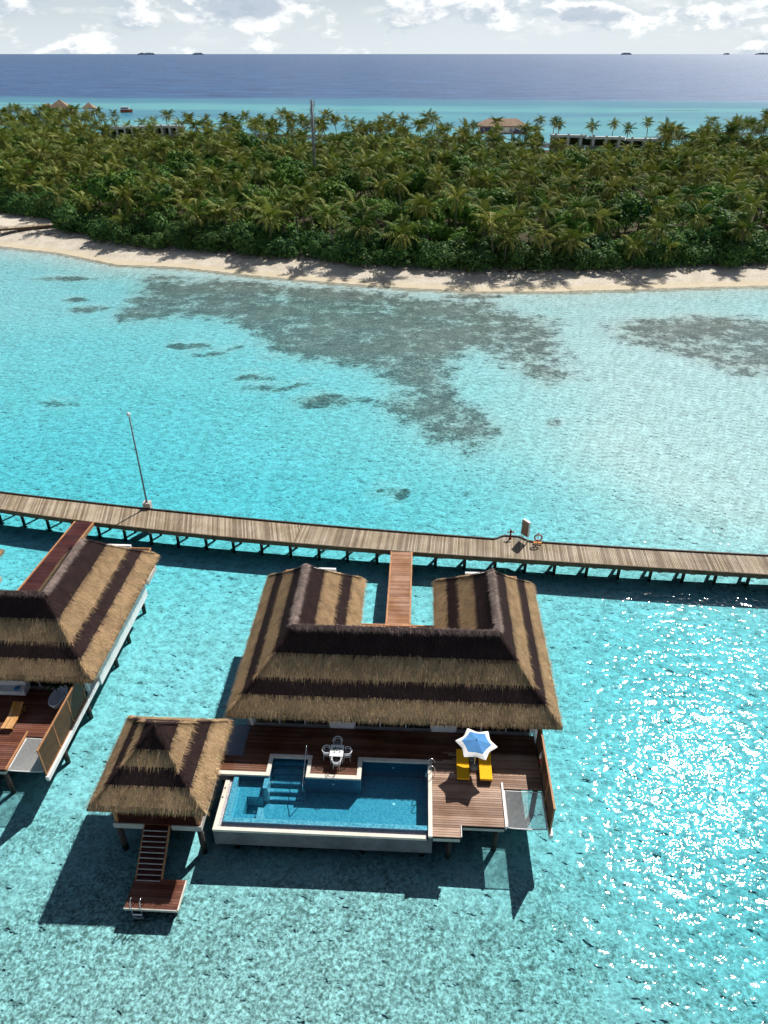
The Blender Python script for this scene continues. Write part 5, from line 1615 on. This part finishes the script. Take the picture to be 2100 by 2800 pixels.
colonnade('villa_block', 64, 314, 106, 306, 9.8, 8.6, 3.4, 9, 'long white flat roofed building half hidden in the right treetops')

t = thing('ferry_boat', (-186, 596, 0), R(6), 'red and white boat moored off the far shore', 'boat')
hl = [(-4.2, 0.9), (-3.9, 1.25), (2.5, 1.25), (4.6, 0.0), (2.5, -1.25), (-3.9, -1.25), (-4.2, -0.9)]
MB().add([(x * 0.92, y * 0.8, -0.3) for x, y in hl] + [(x, y, 1.7 + 0.35 * max(0, x) / 4) for x, y in hl],
         [tuple(range(6, -1, -1)), tuple(range(7, 14))] + [(i, (i+1) % 7, 7 + (i+1) % 7, 7 + i) for i in range(7)]).build('hull', M['hull'], t)
box('cabin', M['white'], t, -3.6, 1.6, -1.0, 1.0, 1.75, 2.5)
box('window_band', M['glass'], t, -3.4, 1.5, -1.03, 1.03, 2.5, 3.2)
box('canopy', M['canvas'], t, -4.0, 2.4, -1.3, 1.3, 3.2, 3.45)
for x in (-3.7, 2.2):
    for y in (-1.15, 1.15): MB().tube([(x, y, 1.7), (x, y, 3.2)], 0.05, 6).build('post', M['white'], t)

t = thing('beach_jetty', (-75.5, 181, 0), 0, 'wooden jetty coming ashore at the left end of the beach', 'jetty')
A_, B_ = Vector((0.0, 0.0, 2.1)), Vector((-26, -11.5, 2.1)); dv = (B_ - A_).normalized(); nn = Vector((-dv.y, dv.x, 0))
n = 60
for i in range(n):
    c = A_ + (B_ - A_) * ((i + 0.5) / n)
    o = place('plank', plank_mesh('jetty_wood'), t, c, (0, 0, math.atan2(nn.y, nn.x)), (2.3, (B_ - A_).length / n - 0.03, 0.06))
for s_ in (-1.08, 1.08):
    MB().bar(A_ + nn * s_ - Vector((0, 0, 0.24)), B_ + nn * s_ - Vector((0, 0, 0.24)), 0.2, 0.4).build('side_beam', M['jetty_beam'], t)
for i in range(9):
    c = A_ + (B_ - A_) * (i / 8)
    for s_ in (-0.95, 0.95):
        q = c + nn * s_
        MB().tube([(q.x, q.y, -2), (q.x, q.y, 1.9)], 0.16, 8).build('pile', M['concrete'], t)

# islets on the horizon
m_ = MT('islet_painted_haze'); M['islet'] = m_.done(m_.princ((0.20, 0.26, 0.31), 0.9, None, 0, 0.05))  # distance haze is painted into this flat base colour
def islet(px_x, dist, L_, h, label):
    x, y = (px_x - 1050) / 1978.0 * 0.8446 * dist, dist
    r = np.random.default_rng(int(px_x)); b = MB(); n = 30; vs, fs = [], []
    for i in range(n + 1):
        u = -1 + 2 * i / n; hh = 0.45 * h * (1 - abs(u) ** 5) * (0.7 + 0.5 * r.random()); wd = L_ * 0.12 * math.sqrt(max(0.02, 1 - u * u))
        vs += [(u * L_ / 2, -wd, -1), (u * L_ / 2, -wd * 0.8, hh * 0.8), (u * L_ / 2, 0, hh), (u * L_ / 2, wd, -1)]
    for i in range(n):
        k = 4 * i
        for j in range(3): fs.append((k + j, k + 4 + j, k + 5 + j, k + 1 + j))
    o = b.add(vs, fs).build('islet', M['islet'], None, loc=(x, y, 0))
    tag(o, label, 'islet')
islet(400, 30000, 640, 150, 'faint low islet, leftmost on the horizon')
islet(541, 30000, 420, 130, 'faint low islet under the big grey cloud, second from the left on the horizon')
islet(1713, 30000, 400, 140, 'small dark islet on the horizon right of centre')
islet(1987, 33000, 260, 110, 'tiny islet on the horizon near the right edge')
islet(2085, 33000, 620, 130, 'long low islet cut off by the right edge of the horizon')
